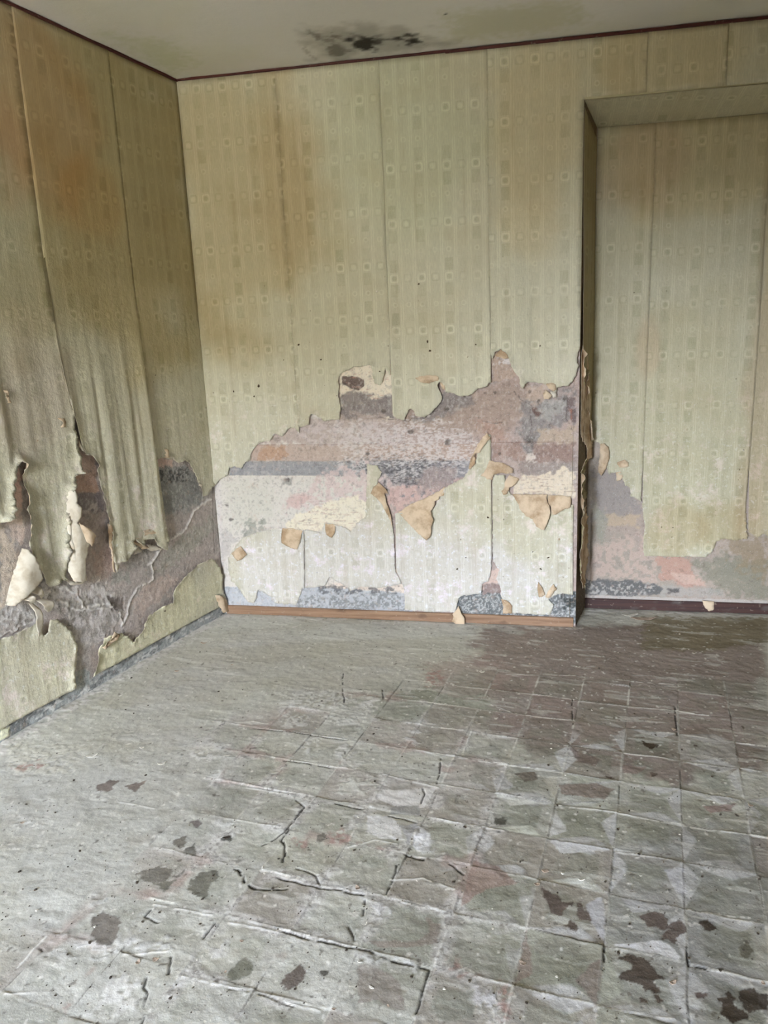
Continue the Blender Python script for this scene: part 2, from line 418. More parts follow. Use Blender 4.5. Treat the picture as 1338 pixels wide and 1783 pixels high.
# --- floor: cement tiles of 20 cm under dust
us = steps((-3.9, -2.3, .05), (-2.3, -1.7, .0055), (-1.7, 1.7, .0036), (1.7, 2.3, .0055), (2.3, 3.6, .05)); vs = steps((REAR_Y, 1.4, .05), (1.4, 3.0, .0036), (3.0, 4.55, .0045))
U, V = grid(SF, us, vs); P = Paint(SF, U, V, (184, 184, 173)); X, Y = P.U, P.V
def mixall(m, c, h=0):
    P.col[:] = P.col*(1-m[:, None])+lin(c)[None]*m[:, None]
    if h: P.h[:] += h*m
mixall(sm(.42, .62, fbm(X*2.2, Y*2.2, 4, 3))*.55, (192, 192, 184)); mixall(sm(.45, .7, fbm(X*3.1, Y*3.1, 4, 8))*.35, (176, 174, 170))
mixall(sm(.48, .64, fbm(X*1.3, Y*4, 4, 11))*.35, (170, 166, 146))
P.blob([(0, 1330), (330, 1290), (420, 1330), (440, 1420), (250, 1500), (160, 1783), (0, 1783)], (187, 188, 182), soft=.1, rag=.09, fr=8, op=.6)
P.blob([(830, 1100), (1338, 1080), (1338, 1310), (1180, 1370), (1000, 1330), (880, 1280), (835, 1180)], (134, 120, 112), soft=.05, rag=.07, fr=9, op=.85)  # mauve area, darkened further for the dim light on this side
P.blob([(1120, 1075), (1338, 1075), (1338, 1115), (1240, 1135), (1120, 1130)], (122, 114, 90), soft=.02, rag=.03, op=.8)
P.blob([(660, 1215), (840, 1185), (860, 1250), (790, 1270), (650, 1250)], (134, 136, 118), soft=.03, rag=.04, op=.8)
P.blob([(740, 1160), (850, 1140), (900, 1170), (840, 1220), (760, 1205)], (156, 140, 130), soft=.03, rag=.05, op=.6)
P.blob([(860, 1330), (1338, 1400), (1338, 1783), (700, 1783), (640, 1560)], (150, 150, 136), soft=.08, rag=.09, fr=9, op=.55)
P.blob([(1050, 1480), (1338, 1440), (1338, 1783), (1090, 1783)], (146, 146, 148), soft=.08, rag=.09, fr=9, op=.6)
# tiles
LX = ((X-TO[0])*T1[0]+(Y-TO[1])*T1[1])/TS; LY = ((X-TO[0])*T2[0]+(Y-TO[1])*T2[1])/TS
wx = (fbm(X*9, Y*9, 4, 71)-.5)*.10; wy = (fbm(X*9, Y*9, 4, 72)-.5)*.10
LX2 = LX+wx*.35; LY2 = LY+wy*.35
ti = np.floor(LX2); tj = np.floor(LY2); a = LX2-ti; b = LY2-tj
def regm(pix, soft, rag=.12):
    pts = [SF.uv(*p) for p in pix]; d = sdf(pts, X, Y)+(fbm(X*5, Y*5, 4, 90)-.5)*2*rag
    return sm(soft, -soft, d)
seen = regm([(400, 1250), (640, 1190), (850, 1170), (1338, 1190), (1500, 1783), (1500, 1900), (-300, 1900), (0, 1650), (200, 1560), (330, 1420)], .10)
seen = np.maximum(seen, .0)
clear = regm([(840, 1320), (1100, 1270), (1400, 1300), (1600, 1900), (1000, 1900), (860, 1600), (800, 1450)], .10)
tr = _h(ti, tj, 5); tr2 = _h(ti, tj, 9)
mixall(seen*.45*sm(.5, 1, tr), (178, 178, 170)); mixall(seen*.45*sm(.5, 0, tr), (136, 136, 122)); mixall(seen*.35*sm(.72, .74, tr2), (150, 134, 126))
# the pattern of the tile: a pale kite along each joint, its tip on one corner
def kite(t, d, hgt, k):
    return sm(0.015, -0.015, d-hgt*np.minimum(t/ k, (1-t)/(1-k)))
for (t, d, ii, jj, sd) in ((a, b, ti, tj, 21), (1-a, 1-b, ti, tj+1, 22), (b, 1-a, ti+1, tj, 23), (1-b, a, ti, tj, 24)):
    r_ = _h(ii, jj, sd); cond = sm(.50, .52, r_)
    m = kite(t, d, .24, .35+.3*(sd % 2))*cond*np.clip(clear*.95+seen*.12, 0, 1)
    m = m*sm(.30, .48, fbm(X*16, Y*16, 4, 33)+.08)
    mixall(m*.80, (192, 192, 190), .0004)
cent = sm(.34, .27, np.maximum(np.abs(a-.5), np.abs(b-.5)))
mixall(cent*clear*.45*sm(.42, .6, fbm(X*7, Y*7, 3, 36)), (126, 128, 112))
mixall(cent*seen*.28*sm(.45, .6, fbm(X*11, Y*11, 3, 37)), (132, 134, 118))
# joints: pale raised dust ridges, dark gaps here and there
jd = np.minimum(np.minimum(a, 1-a), np.minimum(b, 1-b))*TS
jrow = np.minimum(b, 1-b)*TS
nz = fbm(X*28, Y*28, 4, 41)
m = sm(.0055, .0015, jd+ (nz-.5)*.006)*seen
mixall(m*.62*sm(.36, .50, fbm(X*10, Y*10, 3, 44)), (202, 201, 192), .0012)
m = sm(.0035, .0008, jrow)*np.maximum(seen, .25)*sm(.50, .56, fbm(X*7, Y*7, 3, 45)); mixall(m*.75, (216, 214, 204), .0015)
m = sm(.003, .0006, jd+(nz-.5)*.004)*seen*sm(.53, .60, fbm(X*8+4, Y*8, 3, 46)); mixall(m*.65, (74, 68, 60), -.002)
tilt = (_h(ti, tj, 51)-.5)*(a-.5)+(_h(ti, tj, 52)-.5)*(b-.5); P.h += tilt*.007*np.maximum(seen, .1)
P.h += (fbm(X*7, Y*7, 4, 61)-.5)*.010 + (fbm(X*40, Y*40, 3, 62)-.5)*.0025
# broken, crumbling joints: white crumbly dust spread round the joints in the middle of the floor
mid = regm([(330, 1270), (620, 1190), (860, 1250), (900, 1450), (900, 1783), (0, 1783), (0, 1640), (300, 1500)], .12)
g = sm(.035, .004, jd+(fbm(X*13, Y*13, 4, 65)-.5)*.07)*mid*sm(.46, .60, fbm(X*6, Y*6, 4, 66))
mixall(g*.62, (206, 204, 200), .0022)
mixall(g*.5*sm(.55, .65, fbm(X*90, Y*90, 3, 67)), (110, 102, 94), -.001)
g = sm(.03, .004, jd+(fbm(X*13+7, Y*13, 4, 68)-.5)*.06)*mid*sm(.60, .68, fbm(X*5+3, Y*5, 4, 69)); mixall(g*.5, (164, 140, 130), .001)
# streaky pale scuffs all over the dusty part
sx = X*T1[0]+Y*T1[1]; sy = X*T2[0]+Y*T2[1]
s_ = fbm(sx*7, sy*34, 4, 81); mixall(sm(.66, .72, s_)*.38, (212, 212, 204), .0010)
s_ = fbm(sx*9+5, sy*30, 4, 82); mixall(sm(.69, .76, s_)*.32, (140, 136, 126))
s_ = fbm(X*60, Y*60, 2, 83); mixall(sm(.83, .88, s_)*.6, (92, 84, 74)); s_ = fbm(X*55+3, Y*55, 2, 84); mixall(sm(.81, .87, s_)*.6, (222, 220, 212), .001)
for pts, c, o_ in (
    (c3((590, 685), (810, 665), (860, 690), (915, 745), (900, 757)), (206, 206, 204), .85),
    (c3((245, 370), (460, 355), (540, 430), (420, 405)), (196, 197, 188), .8), (c3((270, 175), (450, 205), (560, 230), (340, 242)), (190, 190, 188), .75),
    (c3((440, 490), (535, 450), (545, 680), (490, 590)), (180, 180, 182), .7), (c3((610, 450), (900, 505), (680, 530)), (184, 184, 184), .6),
    (c3((300, 20), (360, 130), (270, 160)), (192, 192, 188), .7), (c3((0, 115), (180, 105), (240, 165)), (186, 188, 174), .6),
    (c3((830, 325), (935, 310), (940, 485)), (176, 176, 178), .6), (c3((545, 700), (635, 910), (515, 985)), (162, 164, 150), .6),
    (c3((100, 880), (130, 740), (160, 615), (190, 820)), (136, 122, 112), .6), (c3((400, 860), (530, 730), (500, 990)), (128, 116, 108), .6),
    (c8((10, 905), (250, 950), (80, 962)), (196, 197, 190), .7), (c8((340, 805), (600, 840), (400, 850)), (172, 174, 160), .7), (c8((240, 830), (312, 808), (300, 935)), (178, 176, 164), .7),
    (c8((620, 845), (850, 840), (870, 880)), (168, 170, 156), .6), (c8((310, 955), (550, 940), (600, 990)), (182, 184, 172), .6), (c8((40, 790), (100, 870), (10, 895)), (178, 178, 178), .6),
    (c8((270, 1115), (580, 1180), (330, 1192)), (190, 190, 188), .7), (c7((640, 860), (860, 850), (930, 850), (870, 950), (720, 940), (630, 900)), (204, 202, 198), .7),
    (c7((580, 990), (700, 985), (750, 1040), (760, 1110), (650, 1105), (580, 1070)), (204, 203, 200), .75), (c7((750, 1040), (840, 1020), (790, 1140)), (160, 160, 160), .7),
    (c7((700, 945), (840, 935), (850, 985), (690, 980)), (134, 134, 130), .6), (c7((810, 1090), (900, 1080), (900, 1170), (820, 1160)), (206, 206, 206), .6),
    (c8((370, 680), (520, 735), (500, 770), (410, 745)), (112, 98, 90), .65), (c8((320, 860), (500, 850), (590, 880), (540, 930), (330, 900)), (118, 102, 92), .6), (c8((105, 800), (200, 790), (220, 830), (150, 845)), (104, 96, 86), .75),
    (c8((1020, 960), (1180, 950), (1160, 985), (1060, 990)), (132, 110, 104), .6), (c8((630, 760), (750, 770), (700, 805), (620, 800)), (128, 112, 104), .6),
    (cm((1080, 470), (1110, 340), (1140, 270), (1250, 290), (1338, 370), (1200, 400)), (146, 126, 116), .65), (cm((600, 750), (690, 760), (790, 830), (820, 960), (760, 960), (690, 920), (600, 930)), (132, 124, 116), .6),
    (cm((920, 530), (985, 560), (970, 650), (830, 670), (700, 670), (640, 640), (870, 640), (930, 600)), (132, 122, 112), .6), (cm((970, 860), (1130, 880), (1140, 1000), (1000, 1025), (930, 960)), (128, 130, 118), .5)):
    P.blob(pts, tuple(min(255, v_*1.06) for v_ in c), soft=.003, rag=.004, fr=50, op=min(.95, o_+.12))
for pts, c in (
    (c7((110, 370), (440, 360), (520, 375), (470, 450), (150, 440)), (204, 204, 198)), (c7((560, 380), (650, 400), (570, 480)), (206, 205, 200)), (c7((150, 480), (280, 470), (270, 560), (160, 540)), (204, 204, 198)),
    (c7((250, 590), (330, 600), (280, 720)), (208, 208, 204)), (c7((430, 640), (490, 620), (530, 750), (430, 740)), (206, 205, 200)), (c7((430, 800), (660, 790), (640, 870), (420, 880)), (200, 200, 190)),
    (c7((780, 560), (860, 555), (830, 640), (780, 620)), (206, 206, 204)), (c7((350, 480), (590, 500), (560, 530), (390, 520)), (212, 211, 204)), (c6((960, 660), (1230, 690), (1200, 720), (1040, 720)), (214, 213, 208)),
    (c6((1080, 780), (1150, 770), (1140, 830), (1050, 820)), (210, 210, 206)), (c6((1120, 1040), (1230, 1050), (1210, 1110)), (212, 212, 208)), (cl((500, 1010), (620, 890), (720, 930), (700, 1060), (500, 1060)), (214, 213, 208)),
    (cl((250, 720), (560, 690), (880, 700), (880, 760), (560, 790), (260, 800)), (200, 200, 196)), (cl((480, 450), (560, 490), (480, 590), (440, 540)), (206, 206, 200)), (cl((1080, 680), (1190, 690), (1160, 830), (1060, 830)), (204, 203, 200)),
    (cm((590, 690), (880, 760), (870, 790), (640, 740)), (206, 206, 202)), (cm((1140, 870), (1240, 880), (1240, 980), (1190, 960)), (204, 203, 204)), (cm((700, 460), (750, 500), (730, 560), (690, 540)), (206, 205, 204)),
    (cl((100, 60), (220, 80), (200, 120), (110, 110)), (214, 213, 206)), (c6((20, 620), (420, 660), (350, 800), (60, 780)), (196, 195, 182)), (cm((870, 100), (930, 120), (930, 210), (840, 200)), (206, 205, 204)), (c3((0, 880), (60, 870), (60, 1000), (0, 1060)), (206, 206, 202))):
    P.blob(pts, c, soft=.02, rag=.022, fr=34, op=.72, speck=(55, .40), h=.0022)
for pts in (cm((450, 130), (530, 125), (560, 170), (460, 180)), cm((610, 180), (760, 220), (700, 215)), cm((960, 760), (1040, 730), (1160, 790), (1100, 800)), cm((1260, 870), (1300, 880), (1290, 990), (1250, 980)), c3((20, 880), (80, 870), (70, 1020), (30, 1030)), c7((870, 270), (960, 250), (960, 330), (880, 340)), c6((60, 760), (200, 720), (240, 750), (120, 780)), cm((300, 160), (390, 180), (350, 230)), cl((290, 1040), (360, 1030), (340, 1110))):
    P.blob(pts, (160, 132, 122), soft=.012, rag=.016, fr=40, op=.75, speck=(60, .42))
# damp dark stains with ragged outlines
DK = (86, 74, 64); DM = (100, 88, 80); GM = (118, 114, 104)
for pts, c in (
    (c3((235, 405), (325, 455), (335, 480), (385, 485), (375, 510), (345, 525), (330, 550), (280, 545), (260, 490)), DM), (c3((400, 480), (425, 480), (460, 520), (480, 570), (430, 568), (412, 550)), DM),
    (c3((345, 590), (370, 565), (410, 590), (408, 612), (370, 612)), DK), (c3((290, 575), (318, 575), (315, 590), (292, 590)), GM), (c3((710, 545), (770, 528), (830, 540), (862, 600), (830, 610), (750, 595)), DM),
    (c3((820, 630), (860, 610), (870, 580), (905, 560), (935, 575), (935, 625), (900, 640), (885, 690), (850, 665), (820, 660)), DM), (c3((995, 575), (1040, 552), (1075, 585), (1080, 605), (1040, 610)), (70, 58, 46)),
    (c3((615, 750), (660, 730), (760, 760), (780, 790), (785, 820), (830, 850), (770, 865), (820, 920), (800, 915), (740, 910), (720, 880), (660, 855), (625, 850), (610, 820), (650, 815), (690, 780)), (80, 68, 58)),
    (c3((715, 940), (740, 940), (745, 965), (720, 965)), DK), (c3((790, 935), (820, 955), (800, 968)), DK), (c3((1105, 950), (1145, 915), (1165, 935), (1180, 980), (1240, 1020), (1230, 1050), (1160, 1060), (1120, 1040), (1100, 1000)), (66, 54, 42)),
    (c3((1200, 890), (1290, 905), (1345, 930), (1345, 1000), (1290, 1010), (1240, 1020), (1200, 960)), (68, 58, 48)), (c3((1195, 690), (1240, 675), (1265, 710), (1240, 750), (1210, 735)), (104, 100, 86)), (c3((990, 920), (1035, 920), (1030, 950), (990, 945)), (96, 82, 76)),
    (c3((5, 70), (50, 65), (65, 85), (30, 102)), GM), (c8((725, 645), (765, 655), (805, 658), (770, 687), (735, 668)), (66, 52, 36)), (c8((550, 815), (590, 820), (570, 832)), DK), (c8((766, 800), (795, 800), (798, 812), (772, 818)), DK), (c8((5, 1020), (50, 1015), (65, 1035), (30, 1052)), (100, 98, 90)),
    (c8((680, 622), (750, 626), (755, 632), (690, 630)), (104, 90, 80)), (c8((1210, 570), (1222, 575), (1215, 582)), DK), (c8((975, 665), (990, 668), (985, 676)), DK), (c8((1185, 1000), (1200, 1002), (1195, 1010)), DK),
    (cl((885, 190), (970, 168), (965, 200), (930, 235), (900, 215)), GM), (cl((950, 240), (1010, 205), (1015, 250), (1000, 270), (955, 255)), (108, 106, 98)), (cl((975, 95), (1030, 85), (1040, 105), (1020, 125)), (120, 112, 108)), (cl((1145, 180), (1195, 168), (1198, 188), (1160, 190)), (70, 70, 64)),
    (cl((710, 355), (790, 335), (830, 320), (885, 345), (880, 370), (850, 400), (800, 410), (740, 400)), GM), (cl((790, 410), (910, 395), (850, 455)), (122, 120, 108)), (cl((900, 375), (955, 345), (915, 385)), (120, 116, 108)),
    (cl((990, 390), (1060, 345), (1120, 340), (1145, 380), (1090, 410), (1070, 480), (1000, 475), (975, 440)), (118, 116, 104)), (cl((475, 590), (540, 565), (620, 590), (625, 650), (580, 740), (500, 740), (480, 680)), (122, 116, 108)),
    (c6((500, 855), (570, 830), (620, 830), (560, 890), (510, 885)), (124, 114, 106)), (c6((650, 855), (770, 825), (700, 890), (670, 875)), (122, 112, 104)), (cm((255, 800), (330, 755), (360, 770), (350, 820), (280, 860), (225, 835)), (98, 88, 80)),
    (cm((420, 775), (465, 785), (445, 800)), (84, 80, 72)), (cm((30, 730), (70, 715), (105, 760), (90, 800), (0, 800)), (122, 120, 108)), (cl((1160, 880), (1270, 795), (1305, 830), (1290, 900), (1200, 910)), (124, 124, 110)), (cl((580, 415), (620, 405), (625, 415), (590, 425)), GM), (cm((1230, 70), (1290, 75), (1285, 95), (1245, 95)), (88, 86, 76)), (cm((435, 120), (450, 160), (420, 180), (400, 160)), GM)):
    P.blob(pts, c, soft=.0022, rag=.007, fr=70, op=.92)
for pts in (cl((1215, 335), (1250, 345), (1270, 410), (1330, 440)), cl((760, 900), (740, 945), (765, 985), (745, 1050), (750, 1110), (730, 1139)), cl((780, 545), (750, 585), (840, 620)), cl((200, 750), (260, 805)), cl((885, 790), (875, 880)), cl((1115, 620), (1050, 700)),
    cm((40, 305), (70, 370), (120, 400), (270, 395)), cm((220, 345), (390, 385), (520, 405), (630, 430)), cm((240, 170), (260, 190), (248, 270)), cm((310, 300), (400, 330), (420, 380)), cm((250, 595), (350, 625), (500, 660), (650, 690), (780, 740), (930, 770)), cm((780, 285), (760, 350), (730, 420)),
    cm((1025, 280), (1090, 330)), cm((555, 570), (580, 640)), cm((630, 450), (620, 520)), cm((930, 770), (900, 880), (870, 980)), cm((350, 20), (240, 170)), cm((0, 862), (120, 880), (300, 940)), cm((820, 235), (905, 260)), c7((865, 850), (870, 880), (855, 925)), c7((955, 700), (945, 790), (935, 830)), c7((460, 270), (455, 350), (465, 415)), c7((655, 350), (665, 400)),
    c7((220, 910), (260, 950), (195, 1040), (160, 1080), (50, 1140)), c7((690, 985), (790, 1010), (830, 1020)), c7((0, 545), (250, 575), (480, 612)), c7((160, 710), (400, 750)), c7((160, 1120), (165, 1190)), c7((420, 930), (560, 960)), c7((780, 1190), (870, 1210)), c3((945, 715), (950, 780), (1040, 795)), c3((540, 700), (535, 760)), c8((385, 440), (385, 545)), c8((885, 480), (895, 620))):
    P.line(pts, .0042, (44, 39, 34), op=.9, h=-.004, wob=.004, brk=.33, soft=.25)
for pts in (cm((0, 555), (240, 600)), cl((30, 990), (260, 970)), cl((800, 520), (1100, 580)), cl((920, 890), (1300, 975)), cl((570, 785), (880, 765)), cm((0, 862), (90, 880), (420, 965)), cm((750, 350), (900, 350), (1050, 400)), cm((800, 460), (1000, 500)), cm((550, 200), (680, 165), (780, 185)), c7((760, 640), (970, 690), (1300, 735)), c7((0, 510), (80, 525)), c7((0, 850), (190, 885)), c7((1060, 690), (1110, 560)),
    c7((1210, 430), (1320, 470)), c7((660, 780), (950, 850)), c7((870, 990), (1160, 1055)), c6((1220, 525), (1338, 520)), c6((1240, 860), (1338, 875)), c6((600, 935), (800, 975)), c8((0, 750), (300, 785)), c8((310, 955), (600, 1000), (930, 1055), (1250, 1105)), c8((380, 450), (620, 475), (880, 495), (1050, 520)), c8((600, 345), (880, 370)), c8((60, 320), (400, 325)), c3((950, 515), (1250, 555)), c3((600, 235), (930, 285)), c3((580, 1000), (940, 1060)), c6((440, 712), (510, 708)), cl((90, 850), (240, 690))):
    P.line(pts, .0052, (226, 224, 216), op=.85, h=.002, wob=.003, brk=.36)
# a band of fallen white plaster dust at the foot of the walls
for A_, B_, wd, o_ in (((0, 1302), (394, 1070), .07, .75), ((394, 1071), (1002, 1095), .035, .55), ((1019, 1062), (1338, 1073), .03, .5)):
    a1 = SF.uv(*A_); b1 = SF.uv(*B_); d = dline([a1, b1], X, Y)+(fbm(X*22, Y*22, 4, 95)-.5)*wd*1.6
    mm = sm(wd, wd*.1, d)*o_*sm(.36, .56, fbm(X*45, Y*45, 3, 96)); mixall(mm, (206, 202, 196), .003)
P.col = np.clip(P.col*1.13, 0, .75)
floor_ = painted_surface('floor', SF, us, vs, P, M_FLOOR); FLOOR_P = (us, vs, P.h.reshape(len(vs), len(us)))

# --- ceiling
us = steps((-3.9, -1.6, .1), (-1.6, 2.0, .012), (2.0, 3.6, .1)); vs = steps((REAR_Y, 3.1, .1), (3.1, 4.5, .012))
U, V = grid(SC, us, vs); P = Paint(SC, U, V, (216, 213, 206)); X, Y = P.U, P.V
mixall(sm(.42, .68, fbm(X*1.6, Y*1.6, 4, 3))*.4, (206, 202, 192)); mixall(sm(.5, .7, fbm(X*1.2+4, Y*1.2, 4, 6))*.35, (206, 206, 182))
P.blob([(780, 25), (1000, 0), (1020, 40), (900, 62), (790, 72)], (182, 180, 140), soft=.08, rag=.05, op=.5)
P.blob([(190, 60), (290, 70), (340, 110), (300, 130)], (180, 184, 142), soft=.08, rag=.05, op=.5)
P.blob([(530, 60), (600, 42), (720, 52), (790, 78), (700, 92), (560, 108)], (146, 142, 130), soft=.08, rag=.07, fr=14, op=.6)
for pts, c, o_, sf in (([(608, 66), (628, 60), (650, 64), (648, 92), (632, 92), (614, 80)], (44, 40, 34), .95, .02), ([(628, 62), (700, 64), (728, 58), (728, 76), (700, 66), (680, 72), (664, 74), (640, 72)], (58, 52, 44), .85, .018),
    ([(708, 60), (726, 60), (726, 80), (712, 80)], (48, 44, 36), .9, .018), ([(568, 74), (590, 76), (602, 94), (590, 96)], (92, 86, 74), .7, .022), ([(548, 62), (612, 60), (612, 64), (552, 68)], (96, 90, 78), .6, .014)):
    P.blob(pts, c, soft=sf*1.5, rag=.045, fr=22, op=o_)
P.line([(535, 52), (546, 64), (580, 64), (600, 70)], .016, (110, 104, 92), op=.5, wob=.02); P.line([(532, 80), (538, 95), (552, 104)], .012, (140, 134, 120), op=.5, wob=.02)
P.ell(777, 25, 3, 1.5, (70, 64, 54), rag=.003, soft=.004); P.h += (fbm(X*5, Y*5, 3, 2)-.5)*.004
painted_surface('ceiling', SC, us, vs, P, M_CEIL)

# --- back wall beside the recess, its plaster bare where the paper has come away
us = steps((0, UE0, .004)); vs = steps((0, 1.62, .004), (1.62, HC, .05))
U, V = grid(SB, us, vs); U = U*(ue(V)/UE0); P = Paint(SB, U, V, (178, 152, 138)); X, Y = P.U, P.V
mixall(sm(.45, .62, fbm(X*7, Y*12, 4, 3))*.6, (160, 144, 136)); mixall(sm(.5, .66, fbm(X*9, Y*16, 4, 8))*.6, (186, 164, 150))
B = P.blob
B([(360, 700), (640, 700), (640, 1070), (360, 1070)], (208, 202, 190), soft=.02, rag=.02)
B([(590, 640), (690, 630), (690, 735), (590, 735)], (222, 208, 180), soft=.004, rag=.008)                         # cream layer in the upper gap
B([(592, 700), (640, 690), (690, 690), (692, 730), (592, 736)], (132, 120, 116), rag=.02, soft=.01, op=.95); B([(592, 690), (612, 680), (650, 688), (640, 704), (594, 706)], (140, 128, 120), rag=.015, soft=.01)
B(k3((795, 310), (850, 308), (920, 325), (922, 365), (890, 390), (840, 375), (795, 345)), (112, 92, 82), soft=.002, rag=.003, h=-.004)
for i in range(26):                                                                                                # fine horizontal cracks of the cream layer
    x = 600+random.random()*76; y = 645+random.random()*50; P.line([(x, y), (x+6+random.random()*14, y+random.random()*2-1)], .0018, (186, 124, 96), op=.6, wob=.003)
B([(430, 730), (700, 722), (1005, 700), (1005, 775), (700, 775), (430, 775)], (178, 154, 142), rag=.03, soft=.02, op=.8)
B([(690, 700), (780, 690), (850, 672), (910, 660), (930, 700), (880, 760), (760, 750), (690, 735)], (166, 140, 120), rag=.03, soft=.02, op=.9)
B(k4((350, 400), (430, 400), (520, 430), (540, 470), (440, 500), (300, 560), (180, 560), (320, 490)), (132, 122, 116), rag=.015, soft=.012, op=.85)
B([(856, 608), (886, 616), (900, 655), (858, 665)], (182, 154, 130), rag=.006); B(k4((640, 200), (740, 215), (745, 250), (700, 255), (640, 250)), (206, 196, 190), rag=.006, soft=.003, speck=(50, .4))
B(k4((560, 560), (700, 560), (740, 680), (600, 680)), (178, 138, 114), rag=.03, soft=.02, op=.7); B(k4((640, 690), (800, 690), (830, 780), (640, 770)), (160, 124, 104), rag=.02, soft=.01, op=.75)
B(k4((810, 450), (900, 440), (960, 470), (1060, 400), (1115, 400), (1115, 560), (960, 600), (900, 700), (870, 780), (830, 760), (800, 600)), (138, 130, 124), rag=.03, soft=.015, op=.9)
B(k4((870, 490), (930, 490), (930, 530), (880, 540)), (118, 88, 76), rag=.008, soft=.004, h=-.003); B(k4((1060, 430), (1110, 430), (1110, 570), (1070, 560)), (124, 104, 98), rag=.01); B(k4((1070, 490), (1095, 490), (1090, 550)), (160, 98, 70), rag=.005)
B(k4((940, 440), (1050, 430), (1060, 470), (960, 560), (880, 560)), (166, 162, 152), rag=.02, soft=.01, op=.7)
B(k4((840, 380), (940, 350), (960, 430), (900, 470), (830, 430)), (188, 160, 134), rag=.01, soft=.006, op=.8)
B(k4((900, 620), (1110, 590), (1110, 690), (900, 700)), (184, 160, 130), rag=.02, soft=.01, op=.85); B(k4((880, 690), (1110, 685), (1110, 790), (870, 790)), (152, 120, 104), rag=.012, soft=.008, op=.9)
B(k4((800, 790), (1110, 785), (1110, 850), (800, 880)), (150, 134, 122), rag=.015, soft=.01, op=.8)
B(k4((760, 880), (1000, 850), (1040, 810), (1108, 850), (1108, 985), (760, 975)), (216, 198, 166), rag=.014, soft=.006)
for i in range(34): x = 905+random.random()*92; y = 825+random.random()*38; P.line([(x, y), (x+6+random.random()*16, y+random.random()*2-1)], .0018, (156, 112, 84), op=.6, wob=.003)
B(k4((830, 745), (880, 740), (890, 790), (840, 800)), (206, 192, 176), rag=.008, soft=.005, speck=(70, .38)); B(k4((820, 640), (880, 650), (870, 720), (830, 700)), (104, 98, 92), rag=.02, soft=.01, op=.7)
# straight painted bands left on the plaster
B([(440, 775), (852, 772), (856, 803), (430, 803)], (182, 150, 128), rag=.005, soft=.003, op=.75); B([(452, 778), (500, 777), (500, 800), (450, 800)], (188, 140, 96), rag=.02, soft=.01, op=.75)
B([(400, 803), (660, 803), (832, 803), (815, 832), (640, 829), (400, 828)], (146, 146, 150), rag=.004, soft=.003, op=.95); B([(640, 803), (820, 803), (790, 860), (700, 870), (640, 840)], (132, 128, 132), rag=.02, soft=.01, op=.85)
P.line([(440, 775), (620, 774), (1000, 769)], .003, (138, 98, 80), op=.7, wob=.001, brk=.3); P.line([(400, 829), (560, 829)], .003, (220, 212, 190), op=.8, wob=.001); P.line([(450, 803), (850, 801)], .0025, (126, 108, 98), op=.5, wob=.001, brk=.35)
B([(585, 740), (760, 735), (835, 770), (800, 830), (700, 830), (590, 815)], (214, 208, 204), rag=.05, soft=.02, op=.6, speck=(120, .40), st=(.6, 1.3)); B([(600, 800), (800, 800), (760, 850), (650, 850)], (60, 58, 60), rag=.03, soft=.02, op=.6, speck=(130, .46), st=(.6, 1.3))
B([(520, 740), (700, 735), (700, 770), (530, 775)], (200, 184, 180), rag=.03, soft=.02, op=.7, speck=(40, .42))
B([(560, 825), (640, 800), (660, 830), (700, 850), (640, 880), (560, 880), (500, 890)], (208, 184, 178), rag=.04, soft=.02, op=.85, speck=(40, .36)); B([(496, 870), (520, 858), (540, 865), (520, 885), (500, 884)], (206, 168, 160), rag=.01, soft=.01, op=.8)
B([(680, 850), (790, 838), (800, 830), (812, 845), (760, 860), (712, 880), (688, 893), (670, 880)], (202, 164, 152), rag=.015, soft=.008, op=.9, speck=(60, .30)); B([(735, 815), (800, 810), (790, 850), (730, 862)], (160, 140, 134), rag=.02, soft=.015, op=.8)
B([(396, 840), (470, 835), (480, 900), (400, 925)], (198, 196, 178), rag=.04, soft=.03, op=.6); B([(430, 905), (462, 902), (466, 928), (424, 934)], (150, 152, 136), rag=.02, soft=.012, op=.8, speck=(50, .35)); B([(488, 834), (510, 834), (508, 846), (492, 845)], (136, 134, 124), rag=.01, soft=.008, op=.7)
B([(500, 905), (560, 880), (620, 860), (640, 880), (640, 925), (500, 925)], (228, 216, 188), rag=.014, soft=.006)
for i in range(44): x = 520+random.random()*110; y = 872+random.random()*45; P.line([(x, y), (x+6+random.random()*16, y+random.random()*2-1)], .0018, (176, 132, 104), op=.6, wob=.003)
B([(360, 850), (384, 836), (392, 1060), (380, 1060)], (206, 198, 192), rag=.01, soft=.01, op=.7); B([(384, 920), (412, 935), (400, 965), (386, 970)], (176, 170, 166), rag=.02, soft=.015, op=.6)
B([(700, 990), (720, 985), (705, 1040), (656, 1040), (600, 1030), (560, 1020), (640, 1000)], (220, 204, 186), rag=.01, soft=.005); B([(838, 1000), (872, 985), (880, 1030), (838, 1040)], (206, 176, 158), rag=.008, soft=.005)
for x, y, r_ in ((862, 683, 3), (845, 684, 2), (810, 690, 2.5), (808, 716, 2), (778, 712, 5), (922, 682, 3), (870, 790, 3), (780, 770, 6), (715, 752, 5), (925, 770, 4), (938, 700, 4), (968, 712, 3), (984, 695, 3), (600, 668, 3), (668, 716, 5), (690, 722, 4), (500, 836, 5), (395, 880, 3), (402, 905, 4), (640, 790, 3), (960, 740, 3)):
    P.ell(x, y, r_, r_*.8, (92, 80, 72), rag=.005, soft=.004, fr=80, op=.8, h=-.002)
for pts in (k4((0, 545), (150, 560), (250, 548), (330, 500)), k4((860, 500), (862, 600), (850, 640)), k4((760, 390), (830, 460), (870, 480)), k4((1055, 420), (1060, 560), (1100, 610)), k4((590, 560), (640, 580), (700, 570))):
    P.line(pts, .005, (84, 72, 66), op=.7, h=-.002, wob=.012, brk=.36)
